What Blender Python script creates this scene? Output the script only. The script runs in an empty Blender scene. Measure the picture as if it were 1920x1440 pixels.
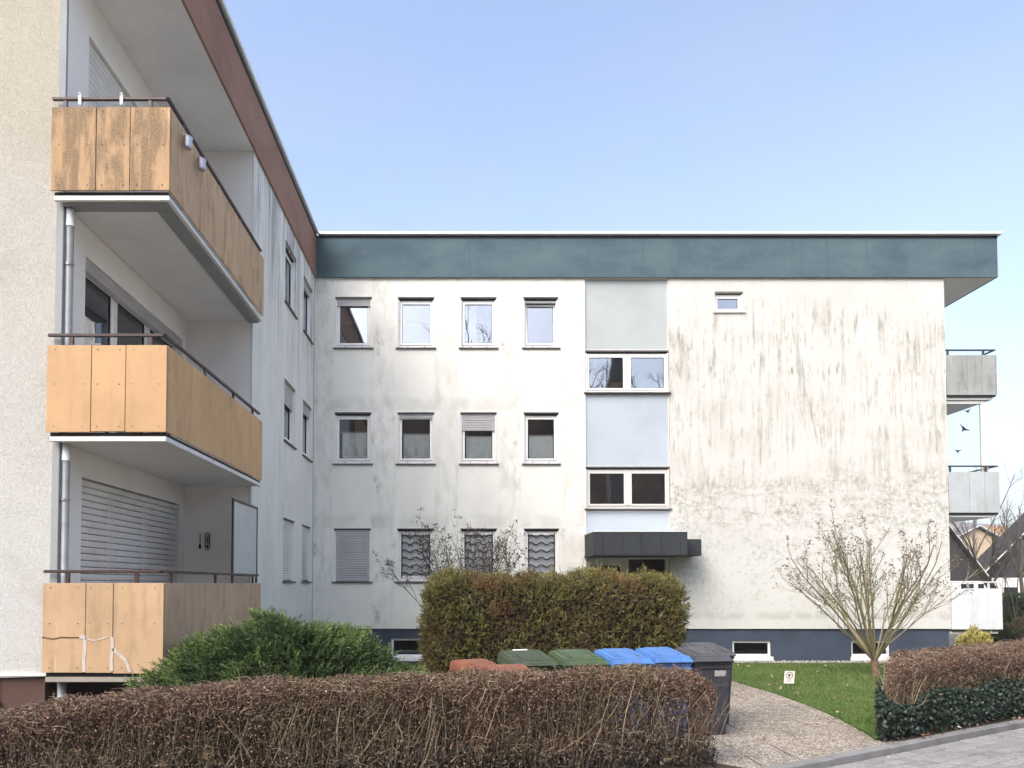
import bpy, math, random
import numpy as np
from mathutils import Matrix, Vector
random.seed(7)
RNG = np.random.default_rng(11)
R = math.radians
S = bpy.context.scene
COL = S.collection

# ------------------------------------------------------------------ camera, sky, sun, exposure
cam_d = bpy.data.cameras.new('camera')
cam = bpy.data.objects.new('camera', cam_d)
COL.objects.link(cam)
cam.location = (0, 0, 1.85)
cam.rotation_euler = (R(90 + 1.95), 0, 0)
cam_d.sensor_width = 36
cam_d.lens = 27.06
cam_d.shift_x = 0.048
cam_d.shift_y = 0.1693
cam_d.clip_start = 0.1
cam_d.clip_end = 5000
S.camera = cam

SUN_EL, SUN_AZ = 45.0, 217.0  # azimuth: compass degrees from +Y (into the picture) clockwise
world = bpy.data.worlds.new('World')
S.world = world
world.use_nodes = True
wn = world.node_tree
bg = wn.nodes['Background']
sky = wn.nodes.new('ShaderNodeTexSky')
sky.sky_type = 'NISHITA'
sky.sun_disc = False
sky.sun_elevation = R(SUN_EL)
sky.sun_rotation = R(SUN_AZ)
sky.altitude = 100
sky.air_density = 1.0
sky.dust_density = 4.6
sky.ozone_density = 2.2
bg.inputs['Strength'].default_value = 0.15
# a thin even veil of high cloud over the whole sky
wtc = wn.nodes.new('ShaderNodeTexCoord'); wmp = wn.nodes.new('ShaderNodeMapping'); wmp.inputs['Scale'].default_value = (1.0, 1.6, 3.2)
wnz = wn.nodes.new('ShaderNodeTexNoise'); wnz.inputs['Scale'].default_value = 1.7; wnz.inputs['Detail'].default_value = 6; wnz.inputs['Roughness'].default_value = .55
wmr = wn.nodes.new('ShaderNodeMapRange'); wmr.inputs[1].default_value = .35; wmr.inputs[2].default_value = .75; wmr.inputs[3].default_value = .10; wmr.inputs[4].default_value = .42
wbw = wn.nodes.new('ShaderNodeRGBToBW'); wml = wn.nodes.new('ShaderNodeMath'); wml.operation = 'MULTIPLY'; wml.inputs[1].default_value = 1.12
wmx = wn.nodes.new('ShaderNodeMix'); wmx.data_type = 'RGBA'
wn.links.new(wtc.outputs['Generated'], wmp.inputs['Vector']); wn.links.new(wmp.outputs[0], wnz.inputs['Vector']); wn.links.new(wnz.outputs['Fac'], wmr.inputs[0])
wn.links.new(sky.outputs['Color'], wbw.inputs[0]); wn.links.new(wbw.outputs[0], wml.inputs[0])
wn.links.new(wmr.outputs[0], wmx.inputs[0]); wn.links.new(sky.outputs['Color'], wmx.inputs[6]); wn.links.new(wml.outputs[0], wmx.inputs[7])
wn.links.new(wmx.outputs[2], bg.inputs['Color'])

sun_d = bpy.data.lights.new('sun', 'SUN')
sun_d.energy = 0.5
sun_d.angle = R(44)
sun_d.color = (1.0, 0.93, 0.83)
sun = bpy.data.objects.new('sun', sun_d)
COL.objects.link(sun)
sv = Vector((math.sin(R(SUN_AZ)) * math.cos(R(SUN_EL)), math.cos(R(SUN_AZ)) * math.cos(R(SUN_EL)), math.sin(R(SUN_EL))))
sun.rotation_euler = sv.to_track_quat('Z', 'Y').to_euler()
sun.location = (0, -20, 30)

S.view_settings.view_transform = 'Standard'
S.view_settings.look = 'None'
S.view_settings.gamma = 1
S.view_settings.use_curve_mapping = False
S.view_settings.exposure = 1.48
S.cycles.max_bounces = 7
S.cycles.transparent_max_bounces = 16

# ------------------------------------------------------------------ helpers: tags, meshes
def tag(o, label=None, cat=None, group=None, kind=None):
    if label: o['label'] = label
    if cat: o['category'] = cat
    if group: o['group'] = group
    if kind: o['kind'] = kind
    return o

def empty(name, loc, rz=0.0, **kw):
    o = bpy.data.objects.new(name, None)
    o.empty_display_size = 0.2
    COL.objects.link(o)
    o.location = loc
    o.rotation_euler = (0, 0, rz)
    return tag(o, **kw)

def adopt(o, parent, world_space=True):
    o.parent = parent
    if world_space:                       # the mesh is in world coordinates; the parent stands at its own base
        inv = Matrix.Identity(4)
        p = parent
        chain = []
        while p is not None:
            chain.append(p); p = p.parent
        m = Matrix.Identity(4)
        for p in reversed(chain):
            m = m @ p.matrix_parent_inverse @ Matrix.LocRotScale(p.location, p.rotation_euler, p.scale)
        o.matrix_parent_inverse = m.inverted()
    return o

def np_obj(name, verts, faces, mat, parent=None, smooth=False, attrs=None, world_space=True):
    """verts (N,3) array, faces (M,k) array with one k"""
    verts = np.asarray(verts, dtype=np.float32); faces = np.asarray(faces, dtype=np.int32)
    me = bpy.data.meshes.new(name)
    n, k = faces.shape
    me.vertices.add(len(verts)); me.vertices.foreach_set('co', verts.ravel())
    me.loops.add(n * k); me.loops.foreach_set('vertex_index', faces.ravel())
    me.polygons.add(n)
    me.polygons.foreach_set('loop_start', np.arange(0, n * k, k, dtype=np.int32))
    me.polygons.foreach_set('loop_total', np.full(n, k, dtype=np.int32))
    if smooth: me.polygons.foreach_set('use_smooth', np.ones(n, dtype=bool))
    for an, av in (attrs or {}).items():
        a = me.attributes.new(an, 'FLOAT', 'POINT'); a.data.foreach_set('value', np.asarray(av, dtype=np.float32))
    me.update(); me.validate()
    me.materials.append(mat)
    o = bpy.data.objects.new(name, me); COL.objects.link(o)
    if parent is not None: adopt(o, parent, world_space)
    return o

class MB:
    def __init__(s, T=None):
        s.v = []; s.f = []; s.T = T
    def add(s, pts, faces, convex=True):
        if s.T: pts = [s.T(*p) for p in pts]
        n = len(s.v)
        if convex:
            c = Vector((0, 0, 0))
            for p in pts: c += Vector(p)
            c /= len(pts)
        for f in faces:
            f = list(f)
            if convex and len(f) > 2:
                a, b, d = Vector(pts[f[0]]), Vector(pts[f[1]]), Vector(pts[f[2]])
                if (b - a).cross(d - a).dot(a - c) < 0: f.reverse()
            s.f.append([n + i for i in f])
        s.v += [tuple(p) for p in pts]
        return s
    def box(s, x0, x1, y0, y1, z0, z1):
        p = [(x, y, z) for x in (x0, x1) for y in (y0, y1) for z in (z0, z1)]
        return s.add(p, [(0,1,3,2),(4,6,7,5),(0,4,5,1),(2,3,7,6),(0,2,6,4),(1,5,7,3)])
    def cbox(s, x0, x1, y0, y1, z0, z1, b=0.006):
        c = ((x0+x1)/2, (y0+y1)/2, (z0+z1)/2); h = (abs(x1-x0)/2, abs(y1-y0)/2, abs(z1-z0)/2)
        idx = {}; pts = []
        for sx in (-1,1):
            for sy in (-1,1):
                for sz in (-1,1):
                    sg = (sx,sy,sz)
                    for a in range(3):
                        idx[(sg,a)] = len(pts)
                        pts.append(tuple(c[i] + sg[i]*(h[i] - (0 if i == a else b)) for i in range(3)))
        fs = []
        for a in range(3):
            o = [i for i in range(3) if i != a]
            for sa in (-1,1):
                q = []
                for s1, s2 in ((-1,-1),(1,-1),(1,1),(-1,1)):
                    g = [0,0,0]; g[a] = sa; g[o[0]] = s1; g[o[1]] = s2; q.append(idx[(tuple(g),a)])
                fs.append(q)
            for s1 in (-1,1):
                for s2 in (-1,1):
                    g1 = [0,0,0]; g1[a] = -1; g1[o[0]] = s1; g1[o[1]] = s2
                    g2 = list(g1); g2[a] = 1
                    fs.append([idx[(tuple(g1),o[0])], idx[(tuple(g2),o[0])], idx[(tuple(g2),o[1])], idx[(tuple(g1),o[1])]])
        for sx in (-1,1):
            for sy in (-1,1):
                for sz in (-1,1):
                    fs.append([idx[((sx,sy,sz),a)] for a in range(3)])
        return s.add(pts, fs)
    def quad(s, *p): return s.add(list(p), [tuple(range(len(p)))], convex=False)
    def tube(s, pts, r, n=8, cap=True):
        rs = r if isinstance(r, (list, tuple)) else [r]*len(pts)
        P = [Vector(p) for p in pts]; V = []; F = []
        for i, p in enumerate(P):
            t = (P[min(i+1,len(P)-1)] - P[max(i-1,0)]).normalized()
            ref = Vector((0,0,1)) if abs(t.z) < .9 else Vector((1,0,0))
            a = t.cross(ref).normalized(); b = t.cross(a)
            for j in range(n):
                w = 2*math.pi*j/n + math.pi/n
                V.append(tuple(p + (a*math.cos(w) + b*math.sin(w))*rs[i]))
        for i in range(len(P)-1):
            for j in range(n):
                F.append((i*n+j, i*n+(j+1)%n, (i+1)*n+(j+1)%n, (i+1)*n+j))
        if cap: F.append(tuple(range(n))); F.append(tuple((len(P)-1)*n + j for j in range(n)))
        return s.add(V, F, convex=False)
    def prism(s, poly, y0, y1):
        """polygon of (x,z) extruded along y"""
        n = len(poly)
        pts = [(x, y0, z) for x, z in poly] + [(x, y1, z) for x, z in poly]
        return s.add(pts, [tuple(range(n)), tuple(range(2*n-1, n-1, -1))] + [(i, (i+1)%n, n+(i+1)%n, n+i) for i in range(n)], convex=False)
    def slabpoly(s, poly, z0, z1):
        n = len(poly)
        pts = [(x, y, z1) for x, y in poly] + [(x, y, z0) for x, y in poly]
        return s.add(pts, [tuple(range(n)), tuple(range(2*n-1, n-1, -1))] + [(i, n+i, n+(i+1)%n, (i+1)%n) for i in range(n)], convex=False)
    def lathe(s, prof, n=16, c=(0,0,0)):
        pts = []; F = []
        for r, z in prof:
            for j in range(n):
                w = 2*math.pi*j/n; pts.append((c[0]+r*math.cos(w), c[1]+r*math.sin(w), c[2]+z))
        for i in range(len(prof)-1):
            for j in range(n): F.append((i*n+j, i*n+(j+1)%n, (i+1)*n+(j+1)%n, (i+1)*n+j))
        F.append(tuple(reversed(range(n)))); F.append(tuple((len(prof)-1)*n+j for j in range(n)))
        return s.add(pts, F, convex=False)
    def mesh(s, name, mat, smooth=False):
        me = bpy.data.meshes.new(name); me.from_pydata(s.v, [], s.f); me.update()
        if smooth:
            for p in me.polygons: p.use_smooth = True
        me.materials.append(mat)
        return me
    def build(s, name, mat, parent=None, world_space=True, smooth=False, **kw):
        o = bpy.data.objects.new(name, s.mesh(name, mat, smooth)); COL.objects.link(o)
        if parent is not None: adopt(o, parent, world_space)
        return tag(o, **kw)

def inst(name, me, parent, loc, rot=(0,0,0), world_space=True, scale=(1,1,1)):
    o = bpy.data.objects.new(name, me); COL.objects.link(o)
    if parent is not None: adopt(o, parent, world_space)
    o.location = loc; o.rotation_euler = rot; o.scale = scale
    return o

# ------------------------------------------------------------------ materials
def lin(h):
    h = h.lstrip('#'); c = [int(h[i:i+2], 16)/255 for i in (0,2,4)]
    return tuple((x/12.92 if x <= .04045 else ((x+.055)/1.055)**2.4) for x in c)

class G:
    def __init__(s, name, rough=.85, spec=.3, metallic=0):
        s.m = bpy.data.materials.new(name); s.m.use_nodes = True; s.nt = s.m.node_tree
        s.b = s.nt.nodes['Principled BSDF']
        s.b.inputs['Roughness'].default_value = rough
        s.b.inputs['Specular IOR Level'].default_value = spec
        s.b.inputs['Metallic'].default_value = metallic
        s._pos = None
    def n(s, t): return s.nt.nodes.new(t)
    def set(s, sock, v):
        if isinstance(v, bpy.types.NodeSocket): s.nt.links.new(v, sock)
        elif isinstance(v, tuple) and len(v) == 3 and sock.type == 'RGBA': sock.default_value = (*v, 1)
        else: sock.default_value = v
    def pos(s):
        if s._pos is None: s._pos = s.n('ShaderNodeNewGeometry').outputs['Position']
        return s._pos
    def obj(s): return s.n('ShaderNodeTexCoord').outputs['Object']
    def rnd(s): return s.n('ShaderNodeObjectInfo').outputs['Random']
    def attr(s, name):
        a = s.n('ShaderNodeAttribute'); a.attribute_name = name; return a.outputs['Fac']
    def scale(s, v, sc):
        x = s.n('ShaderNodeVectorMath'); x.operation = 'MULTIPLY'; s.set(x.inputs[0], v); x.inputs[1].default_value = sc
        return x.outputs[0]
    def sep(s, v):
        x = s.n('ShaderNodeSeparateXYZ'); s.set(x.inputs[0], v); return x.outputs
    def noise(s, v, scale, detail=4, rough=.55, dist=0):
        x = s.n('ShaderNodeTexNoise'); s.set(x.inputs['Vector'], v); x.inputs['Scale'].default_value = scale
        x.inputs['Detail'].default_value = detail; x.inputs['Roughness'].default_value = rough; x.inputs['Distortion'].default_value = dist
        return x.outputs['Fac']
    def voro(s, v, scale, out='Distance', feature='F1'):
        x = s.n('ShaderNodeTexVoronoi'); x.feature = feature; s.set(x.inputs['Vector'], v); x.inputs['Scale'].default_value = scale
        return x.outputs[out]
    def math(s, op, a, b=0.0, clamp=False):
        x = s.n('ShaderNodeMath'); x.operation = op; x.use_clamp = clamp; s.set(x.inputs[0], a); s.set(x.inputs[1], b); return x.outputs[0]
    def mul(s, *a):
        r = a[0]
        for b in a[1:]: r = s.math('MULTIPLY', r, b)
        return r
    def step(s, v, a, b):
        x = s.n('ShaderNodeMapRange'); x.interpolation_type = 'SMOOTHSTEP'; s.set(x.inputs[0], v)
        x.inputs[1].default_value = a; x.inputs[2].default_value = b; x.inputs[3].default_value = 0; x.inputs[4].default_value = 1
        if a > b:
            x.inputs[1].default_value = b; x.inputs[2].default_value = a; x.inputs[3].default_value = 1; x.inputs[4].default_value = 0
        return x.outputs[0]
    def band(s, v, a, b, c, d): return s.mul(s.step(v, a, b), s.step(v, d, c))
    def ramp(s, f, stops):
        x = s.n('ShaderNodeValToRGB'); s.set(x.inputs[0], f); e = x.color_ramp.elements
        while len(e) < len(stops): e.new(.5)
        for el, (p, c) in zip(e, stops): el.position = p; el.color = (*c, 1) if len(c) == 3 else c
        return x.outputs[0]
    def mix(s, f, a, b, mode='MIX'):
        x = s.n('ShaderNodeMix'); x.data_type = 'RGBA'; x.blend_type = mode
        s.set(x.inputs[0], f); s.set(x.inputs[6], a); s.set(x.inputs[7], b); return x.outputs[2]
    def col(s, c): s.set(s.b.inputs['Base Color'], c); return s
    def rough(s, v): s.set(s.b.inputs['Roughness'], v); return s
    def bump(s, h, strength=.3, dist=.01):
        x = s.n('ShaderNodeBump'); x.inputs['Strength'].default_value = strength; x.inputs['Distance'].default_value = dist
        s.set(x.inputs['Height'], h); s.nt.links.new(x.outputs[0], s.b.inputs['Normal']); return s

def plain(name, c, rough=.7, var=.12, vs=2.5, bump=0.0, bs=60, spec=.3, metallic=0, dark=None, rnd=0.0):
    """a base colour with patchy wear, fine grain and optional relief"""
    g = G(name, rough, spec, metallic); p = g.pos()
    d = dark or tuple(x*(1-2.2*var) for x in c); l = tuple(min(1, x*(1+var)) for x in c)
    f = g.noise(p, vs, 6, .62)
    k = g.ramp(f, [(.32, d), (.52, c), (.75, l)])
    fine = g.noise(p, vs*22, 3, .6)
    k = g.mix(.35*min(1, var*4), k, g.ramp(fine, [(.3, d), (.7, l)]))
    if rnd:
        k = g.mix(1.0, k, g.ramp(g.rnd(), [(0, (1-rnd,)*3), (1, (1,)*3)]), 'MULTIPLY')
    g.col(k)
    g.rough(g.math('ADD', g.mul(g.noise(p, vs*6, 3), .25), rough-.12))
    if bump: g.bump(g.noise(p, bs, 4, .65), bump, .006)
    return g.m

def stucco_bump(g, strength=.55):
    p = g.pos()
    h = g.math('ADD', g.noise(p, 42, 3, .6, .8), g.mul(g.noise(p, 130, 2, .6), .5))
    g.bump(h, strength, .014)

def stucco_grain(g, k, amt=.16):
    p = g.pos()
    f = g.noise(p, 70, 3, .6, .8)
    return g.mix(amt, k, g.ramp(f, [(.35, (.25,.24,.22)), (.6, (.95,.94,.9))]), 'OVERLAY')

WHITE = (.83, .82, .755)
def mat_facade_windows():
    g = G('render_stained_white', .92, .2); p = g.pos(); x, y, z = g.sep(p)
    u = g.math('FRACT', g.math('MULTIPLY', g.math('ADD', x, 3.10), 1/1.495))
    clean = g.band(u, -.06, .02, .58, .66)
    big = g.noise(g.scale(p, (1.1, 1, .6)), 1.3, 5, .6)
    med = g.noise(g.scale(p, (2.5, 1, .9)), 2.2, 6, .65)
    k = g.ramp(big, [(.3, (.77,.76,.70)), (.55, WHITE), (.8, (.845,.83,.765))])
    dirt = g.mul(g.math('SUBTRACT', 1.0, g.mul(clean, .85)), g.step(med, .40, .66))
    dirt = g.mul(dirt, g.math('ADD', .45, g.mul(g.step(big, .4, .65), .55)))
    k = g.mix(g.mul(dirt, .48), k, (.44, .43, .36))
    spots = g.mul(g.step(g.noise(g.scale(p, (1.6, 1, .8)), 1.9, 3, .5), .60, .74), g.math('SUBTRACT', 1.0, g.mul(clean, .9)), g.step(g.noise(p, 9, 4, .7), .35, .6))
    k = g.mix(g.mul(spots, .62), k, (.25, .215, .14))
    # soot above the window heads and below the fascia
    for zc in (8.95, 6.15, 3.35):
        a = g.mul(g.band(z, zc-.22, zc-.12, zc+.02, zc+.22), g.step(g.noise(g.scale(p, (1.4, 1, 1)), 1.6, 4), .38, .62))
        k = g.mix(g.mul(a, .26), k, (.33, .32, .29))
    k = stucco_grain(g, k); g.col(k); stucco_bump(g); return g.m

def mat_facade_plain():
    g = G('render_streaked_white', .92, .2); p = g.pos(); x, y, z = g.sep(p)
    big = g.noise(g.scale(p, (.8, 1, .8)), 1.1, 5, .6)
    k = g.ramp(big, [(.3, (.535,.525,.485)), (.5, (.605,.595,.555)), (.8, (.66,.65,.615))])
    low = g.step(z, 5.2, 2.2)
    k = g.mix(g.mul(low, .6), k, (.625, .62, .595))
    st = g.noise(g.scale(p, (1, 1, .085)), 9.0, 5, .62, .3)
    st2 = g.noise(g.scale(p, (1, 1, .10)), 17.0, 4, .6, .2)
    br = g.noise(g.scale(p, (1, 1, .55)), 3.1, 5, .7)
    # long run-off streaks in the upper half
    top = g.band(z, 2.2, 6.0, 8.1, 8.9)
    a = g.mul(g.step(st, .47, .70), top, g.step(br, .32, .62))
    a2 = g.mul(g.step(st2, .52, .72), top, g.step(br, .42, .64))
    k = g.mix(g.mul(a, .70), k, (.235, .225, .18))
    k = g.mix(g.mul(a2, .7), k, (.19, .185, .145))
    # ragged dark ends of the streaks, as rows of dashes
    for zc, wv, amt in ((6.95, .35, .75), (7.65, .45, .45), (5.95, .45, .40), (4.15, .35, .5)):
        zz = g.math('ADD', z, g.mul(g.math('SUBTRACT', g.noise(g.scale(p, (1,1,0)), 1.1, 3), .5), .7))
        row = g.band(zz, zc-wv*.55, zc-wv*.25, zc+wv*.1, zc+wv)
        a = g.mul(row, g.step(g.noise(g.scale(p, (1,1,.16)), 14, 4, .65), .52, .66), g.step(g.noise(g.scale(p, (1,1,.5)), 1.5, 3), .40, .58))
        k = g.mix(g.mul(a, amt), k, (.185, .175, .125))
    # blotchy grey belt and freckled lower half
    bl = g.noise(g.scale(p, (.8, 1, 1.5)), 2.6, 7, .72)
    fr = g.noise(p, 10, 6, .72, .6)
    belt = g.band(g.math('ADD', z, g.mul(g.noise(g.scale(p, (1,1,.2)), 1.3, 5, .65), 1.5)), 3.6, 4.35, 4.8, 5.6)
    a = g.mul(belt, g.step(bl, .40, .60), g.step(fr, .42, .58))
    k = g.mix(g.mul(a, .62), k, (.235, .225, .185))
    a = g.mul(g.band(z, .9, 1.4, 3.4, 4.4), g.step(bl, .42, .66), g.step(fr, .44, .6))
    k = g.mix(g.mul(a, .5), k, (.30, .30, .25))
    a = g.mul(g.step(fr, .52, .66), g.step(br, .45, .6))
    k = g.mix(g.mul(a, .32), k, (.32, .31, .24))
    # tide mark above the plinth and the moss stain near the canopy
    zz = g.math('ADD', z, g.mul(g.math('SUBTRACT', g.noise(g.scale(p, (1,1,0)), 1.7, 4), .5), .22))
    a = g.mul(g.band(zz, .98, 1.06, 1.10, 1.24), g.step(g.noise(g.scale(p, (1,1,.3)), 2.2, 4), .36, .55))
    k = g.mix(g.mul(a, .35), k, (.30, .295, .25))
    a = g.mul(g.band(z, 1.2, 2.2, 3.1, 3.7), g.step(x, 6.4, 5.0), g.step(fr, .40, .6))
    k = g.mix(g.mul(a, .5), k, (.34, .335, .27))
    k = stucco_grain(g, k); g.col(k); stucco_bump(g); return g.m

def mat_side_wall():
    g = G('render_sooty_white', .92, .2); p = g.pos(); x, y, z = g.sep(p)
    big = g.noise(g.scale(p, (1, 1, .5)), 1.4, 5, .62)
    k = g.ramp(big, [(.3, (.70,.685,.645)), (.55, (.81,.795,.76)), (.8, (.85,.835,.80))])
    st = g.noise(g.scale(p, (1, 1, .04)), 7.5, 5, .65)
    a = g.mul(g.step(g.math('ADD', g.mul(st, .7), g.mul(g.noise(g.scale(p, (1,1,.09)), 19, 4, .65), .3)), .44, .60), g.step(z, 5.4, 8.9), g.step(g.noise(g.scale(p, (1,1,.3)), 2.2, 4), .28, .56))
    k = g.mix(g.mul(a, .72), k, (.13, .125, .11))
    a = g.mul(g.step(st, .5, .7), g.step(big, .42, .6))
    k = g.mix(g.mul(a, .38), k, (.33, .34, .31))
    k = stucco_grain(g, k, .12); g.col(k); stucco_bump(g, .45); return g.m

def mat_gable():
    g = G('render_rough_cream', .94, .2); p = g.pos(); x, y, z = g.sep(p)
    big = g.noise(p, .9, 5, .6)
    k = g.ramp(big, [(.3, (.56,.54,.485)), (.6, (.63,.61,.555))])
    k = g.mix(g.step(z, 6.0, 1.5), k, (.68, .675, .655))
    k = g.mix(g.mul(g.step(z, 6.2, 7.4), .55), k, (.58,.51,.385))
    wrm = g.noise(p, 34, 3, .62, 2.2)
    k = g.mix(g.mul(g.step(wrm, .47, .37), .5), k, (.36, .34, .29))
    a = g.mul(g.step(g.noise(p, 2.2, 5, .65), .52, .72), .35)
    k = g.mix(a, k, (.45, .43, .37))
    g.col(k)
    g.bump(g.math('ADD', wrm, g.mul(g.noise(p, 90, 3), .5)), 1.0, .022); return g.m

def mat_panel(name, c, dirt, dark=(.075, .055, .03)):
    """painted fibre cement board: colour, grime runs and pale drips"""
    g = G(name, .72, .25); p = g.pos(); x, y, z = g.sep(p)
    big = g.noise(p, 1.5, 5, .6)
    k = g.ramp(big, [(.3, tuple(v*.86 for v in c)), (.6, c), (.85, tuple(min(1, v*1.08) for v in c))])
    k = g.mix(.5, k, g.mix(1.0, k, g.ramp(g.rnd(), [(0, (.88,)*3), (1, (1,)*3)]), 'MULTIPLY'))
    st = g.noise(g.scale(p, (1, 1, .15)), 8.0, 5, .66)
    bl = g.noise(g.scale(p, (1, 1, .7)), 4.0, 6, .68)
    fr = g.noise(p, 60, 4, .7)
    lo = .38 if dirt > .7 else .46
    a = g.mul(g.step(st, lo, lo+.2), g.step(bl, lo-.10, lo+.12))
    k = g.mix(g.mul(a, dirt, g.math('ADD', .55, g.mul(g.step(fr, .4, .6), .45))), k, dark)
    a = g.mul(g.step(bl, .52, .70), g.step(fr, .46, .6))
    k = g.mix(g.mul(a, dirt*.55), k, dark)
    st2 = g.noise(g.scale(p, (1, 1, .05)), 15, 3, .5)
    a = g.mul(g.step(st2, .64, .70), g.step(big, .42, .6))
    k = g.mix(g.mul(a, .4), k, (.66, .56, .40))
    g.col(k); g.bump(g.noise(p, 90, 4, .6), .12, .004); return g.m

def mat_fascia(name, c, c2, c3):
    g = G(name, .8, .22); p = g.pos(); x, y, z = g.sep(p)
    big = g.noise(g.scale(p, (.5, .5, 1)), 1.0, 6, .62, .4)
    k = g.ramp(big, [(.30, c2), (.5, c), (.72, c3)])
    st = g.noise(g.scale(p, (1, 1, .05)), 6.5, 4, .6)
    k = g.mix(g.mul(g.step(st, .55, .72), .35), k, c2)
    cloud = g.noise(p, 4.0, 5, .7)
    k = g.mix(g.mul(g.step(cloud, .5, .7), .3), k, c3)
    crack = g.voro(g.scale(p, (.35, .35, 1.0)), 1.1, 'Distance', 'DISTANCE_TO_EDGE')
    k = g.mix(g.mul(g.step(crack, .012, .003), g.step(cloud, .52, .58), .35), k, c3)
    k = g.mix(.10, k, g.ramp(g.noise(p, 75, 3, .6), [(.35, (.2,)*3), (.65, (.9,)*3)]), 'OVERLAY')
    g.col(k); g.bump(g.noise(p, 70, 3, .6), .35, .006); return g.m

def mat_glass(name='window_glass', base=.30, tint=(.95, .965, .96, 1)):
    m = bpy.data.materials.new(name); m.use_nodes = True; nt = m.node_tree
    for n in list(nt.nodes): nt.nodes.remove(n)
    o = nt.nodes.new('ShaderNodeOutputMaterial'); mx = nt.nodes.new('ShaderNodeMixShader')
    tr = nt.nodes.new('ShaderNodeBsdfTransparent'); gl = nt.nodes.new('ShaderNodeBsdfGlossy')
    tr.inputs[0].default_value = tint; gl.inputs[0].default_value = (.92, .95, 1, 1); gl.inputs['Roughness'].default_value = 0.0
    fr = nt.nodes.new('ShaderNodeFresnel'); fr.inputs[0].default_value = 1.5 if base > 0 else 1.12
    ad = nt.nodes.new('ShaderNodeMath'); ad.operation = 'ADD'; ad.use_clamp = True; ad.inputs[1].default_value = base
    nt.links.new(fr.outputs[0], ad.inputs[0]); nt.links.new(ad.outputs[0], mx.inputs[0])
    nt.links.new(tr.outputs[0], mx.inputs[1]); nt.links.new(gl.outputs[0], mx.inputs[2]); nt.links.new(mx.outputs[0], o.inputs[0])
    # a slightly wavy pane
    ns = nt.nodes.new('ShaderNodeTexNoise'); ns.inputs['Scale'].default_value = 1.6; ns.inputs['Detail'].default_value = 1
    ge = nt.nodes.new('ShaderNodeNewGeometry'); nt.links.new(ge.outputs['Position'], ns.inputs['Vector'])
    bp = nt.nodes.new('ShaderNodeBump'); bp.inputs['Strength'].default_value = .06; bp.inputs['Distance'].default_value = .02
    nt.links.new(ns.outputs[0], bp.inputs['Height']); nt.links.new(bp.outputs[0], gl.inputs['Normal'])
    return m

def mat_leaf(name, stops, rough=.6, patch=None, patch_scale=1.2, spec=.3, trans=0.0):
    """foliage: colour by a per-leaf value, with patches of another colour over the whole plant"""
    g = G(name, rough, spec); k = g.ramp(g.attr('rnd'), stops)
    if patch:
        f = g.noise(g.pos(), patch_scale, 4, .6)
        for a, b, c, amt in patch:
            k = g.mix(g.mul(g.step(f, a, b), amt), k, g.mix(1.0, g.mix(.55, k, c), c, 'MIX') if False else g.mix(.75, k, c))
    g.col(k)
    return g.m

MT = {}
MT['facade_windows'] = mat_facade_windows()
MT['facade_plain'] = mat_facade_plain()
MT['side'] = mat_side_wall()
MT['gable'] = mat_gable()
MT['loggia'] = plain('render_painted_white', (.86,.84,.80), .9, .03, 1.2, .15, 120)
MT['soffit'] = plain('soffit_paint', (.80,.795,.78), .9, .05, 1.0, .1, 90)
MT['slabband'] = plain('slab_edge_sheet', (.30,.315,.325), .6, .06, 2)
MT['trim'] = plain('white_trim', (.74,.73,.70), .6, .06, 3)
MT['teal'] = mat_fascia('fascia_teal', (.082,.128,.148), (.055,.088,.108), (.108,.158,.172))
MT['brown'] = mat_fascia('fascia_brown', (.30,.165,.118), (.235,.125,.090), (.345,.20,.148))
MT['coping'] = plain('coping_sheet', (.70,.70,.69), .45, .05, 2, metallic=.2)
MT['black'] = plain('gap_shade_and_joint_black', (.02,.02,.022), .6, .1, 3)  # near-black strips in open gaps: their shade put into colour; also canopy joints
MT['plinth_blue'] = plain('plinth_slate_blue', (.060,.075,.108), .85, .12, 1.4, .3, 70)
MT['plinth_brown'] = plain('plinth_brown', (.105,.062,.050), .88, .08, 1.4, .3, 60)
MT['infill_a'] = plain('infill_panel_grey_green', (.42,.46,.455), .55, .05, 1.0, .05, 160)
MT['infill_b'] = plain('infill_panel_pale_blue', (.45,.51,.565), .55, .05, 1.0, .05, 160)
MT['pvc'] = plain('window_plastic_white', (.90,.885,.86), .35, .02, 4, spec=.5)
MT['pvc_beige'] = plain('window_plastic_cream', (.70,.68,.64), .4, .02, 4, spec=.5)
MT['gasket'] = plain('rubber_gasket', (.03,.03,.032), .6, .05, 4)
MT['sill'] = plain('sill_stone', (.13,.125,.12), .7, .12, 5, .2, 90)
MT['slat'] = plain('shutter_plastic_grey', (.50,.49,.495), .5, .05, 2.5)
MT['slat_white'] = plain('shutter_plastic_white', (.74,.73,.705), .5, .05, 1.2, dark=(.58,.56,.52))
MT['glass'] = mat_glass('window_glass', .20)
MT['glass_g'] = mat_glass('window_glass_clear', .03, (1,1,1,1))
MT['glass_low'] = mat_glass('screen_glass', .0, (.95,.97,.97,1))
MT['glass_m'] = mat_glass('window_glass_middle', .06)
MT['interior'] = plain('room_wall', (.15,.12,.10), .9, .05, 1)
MT['lace'] = plain('lace_cloth', (.90,.90,.87), .9, .06, 6)
MT['drape'] = plain('curtain_cloth', (.70,.70,.68), .9, .04, 6)
MT['bars'] = plain('grille_iron', (.018,.019,.021), .5, .1, 6)
MT['blind'] = plain('privacy_blind', (.84,.86,.86), .8, .04, 3)
MT['rail'] = plain('rail_brown_paint', (.055,.030,.028), .45, .12, 6, spec=.45)
MT['rail_dark'] = plain('rail_slate_paint', (.045,.055,.065), .45, .12, 6, spec=.45)
MT['zinc'] = plain('zinc_pipe', (.33,.345,.36), .45, .1, 5, metallic=.5)
MT['pipewhite'] = plain('pipe_white', (.70,.72,.72), .5, .06, 5)
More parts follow.
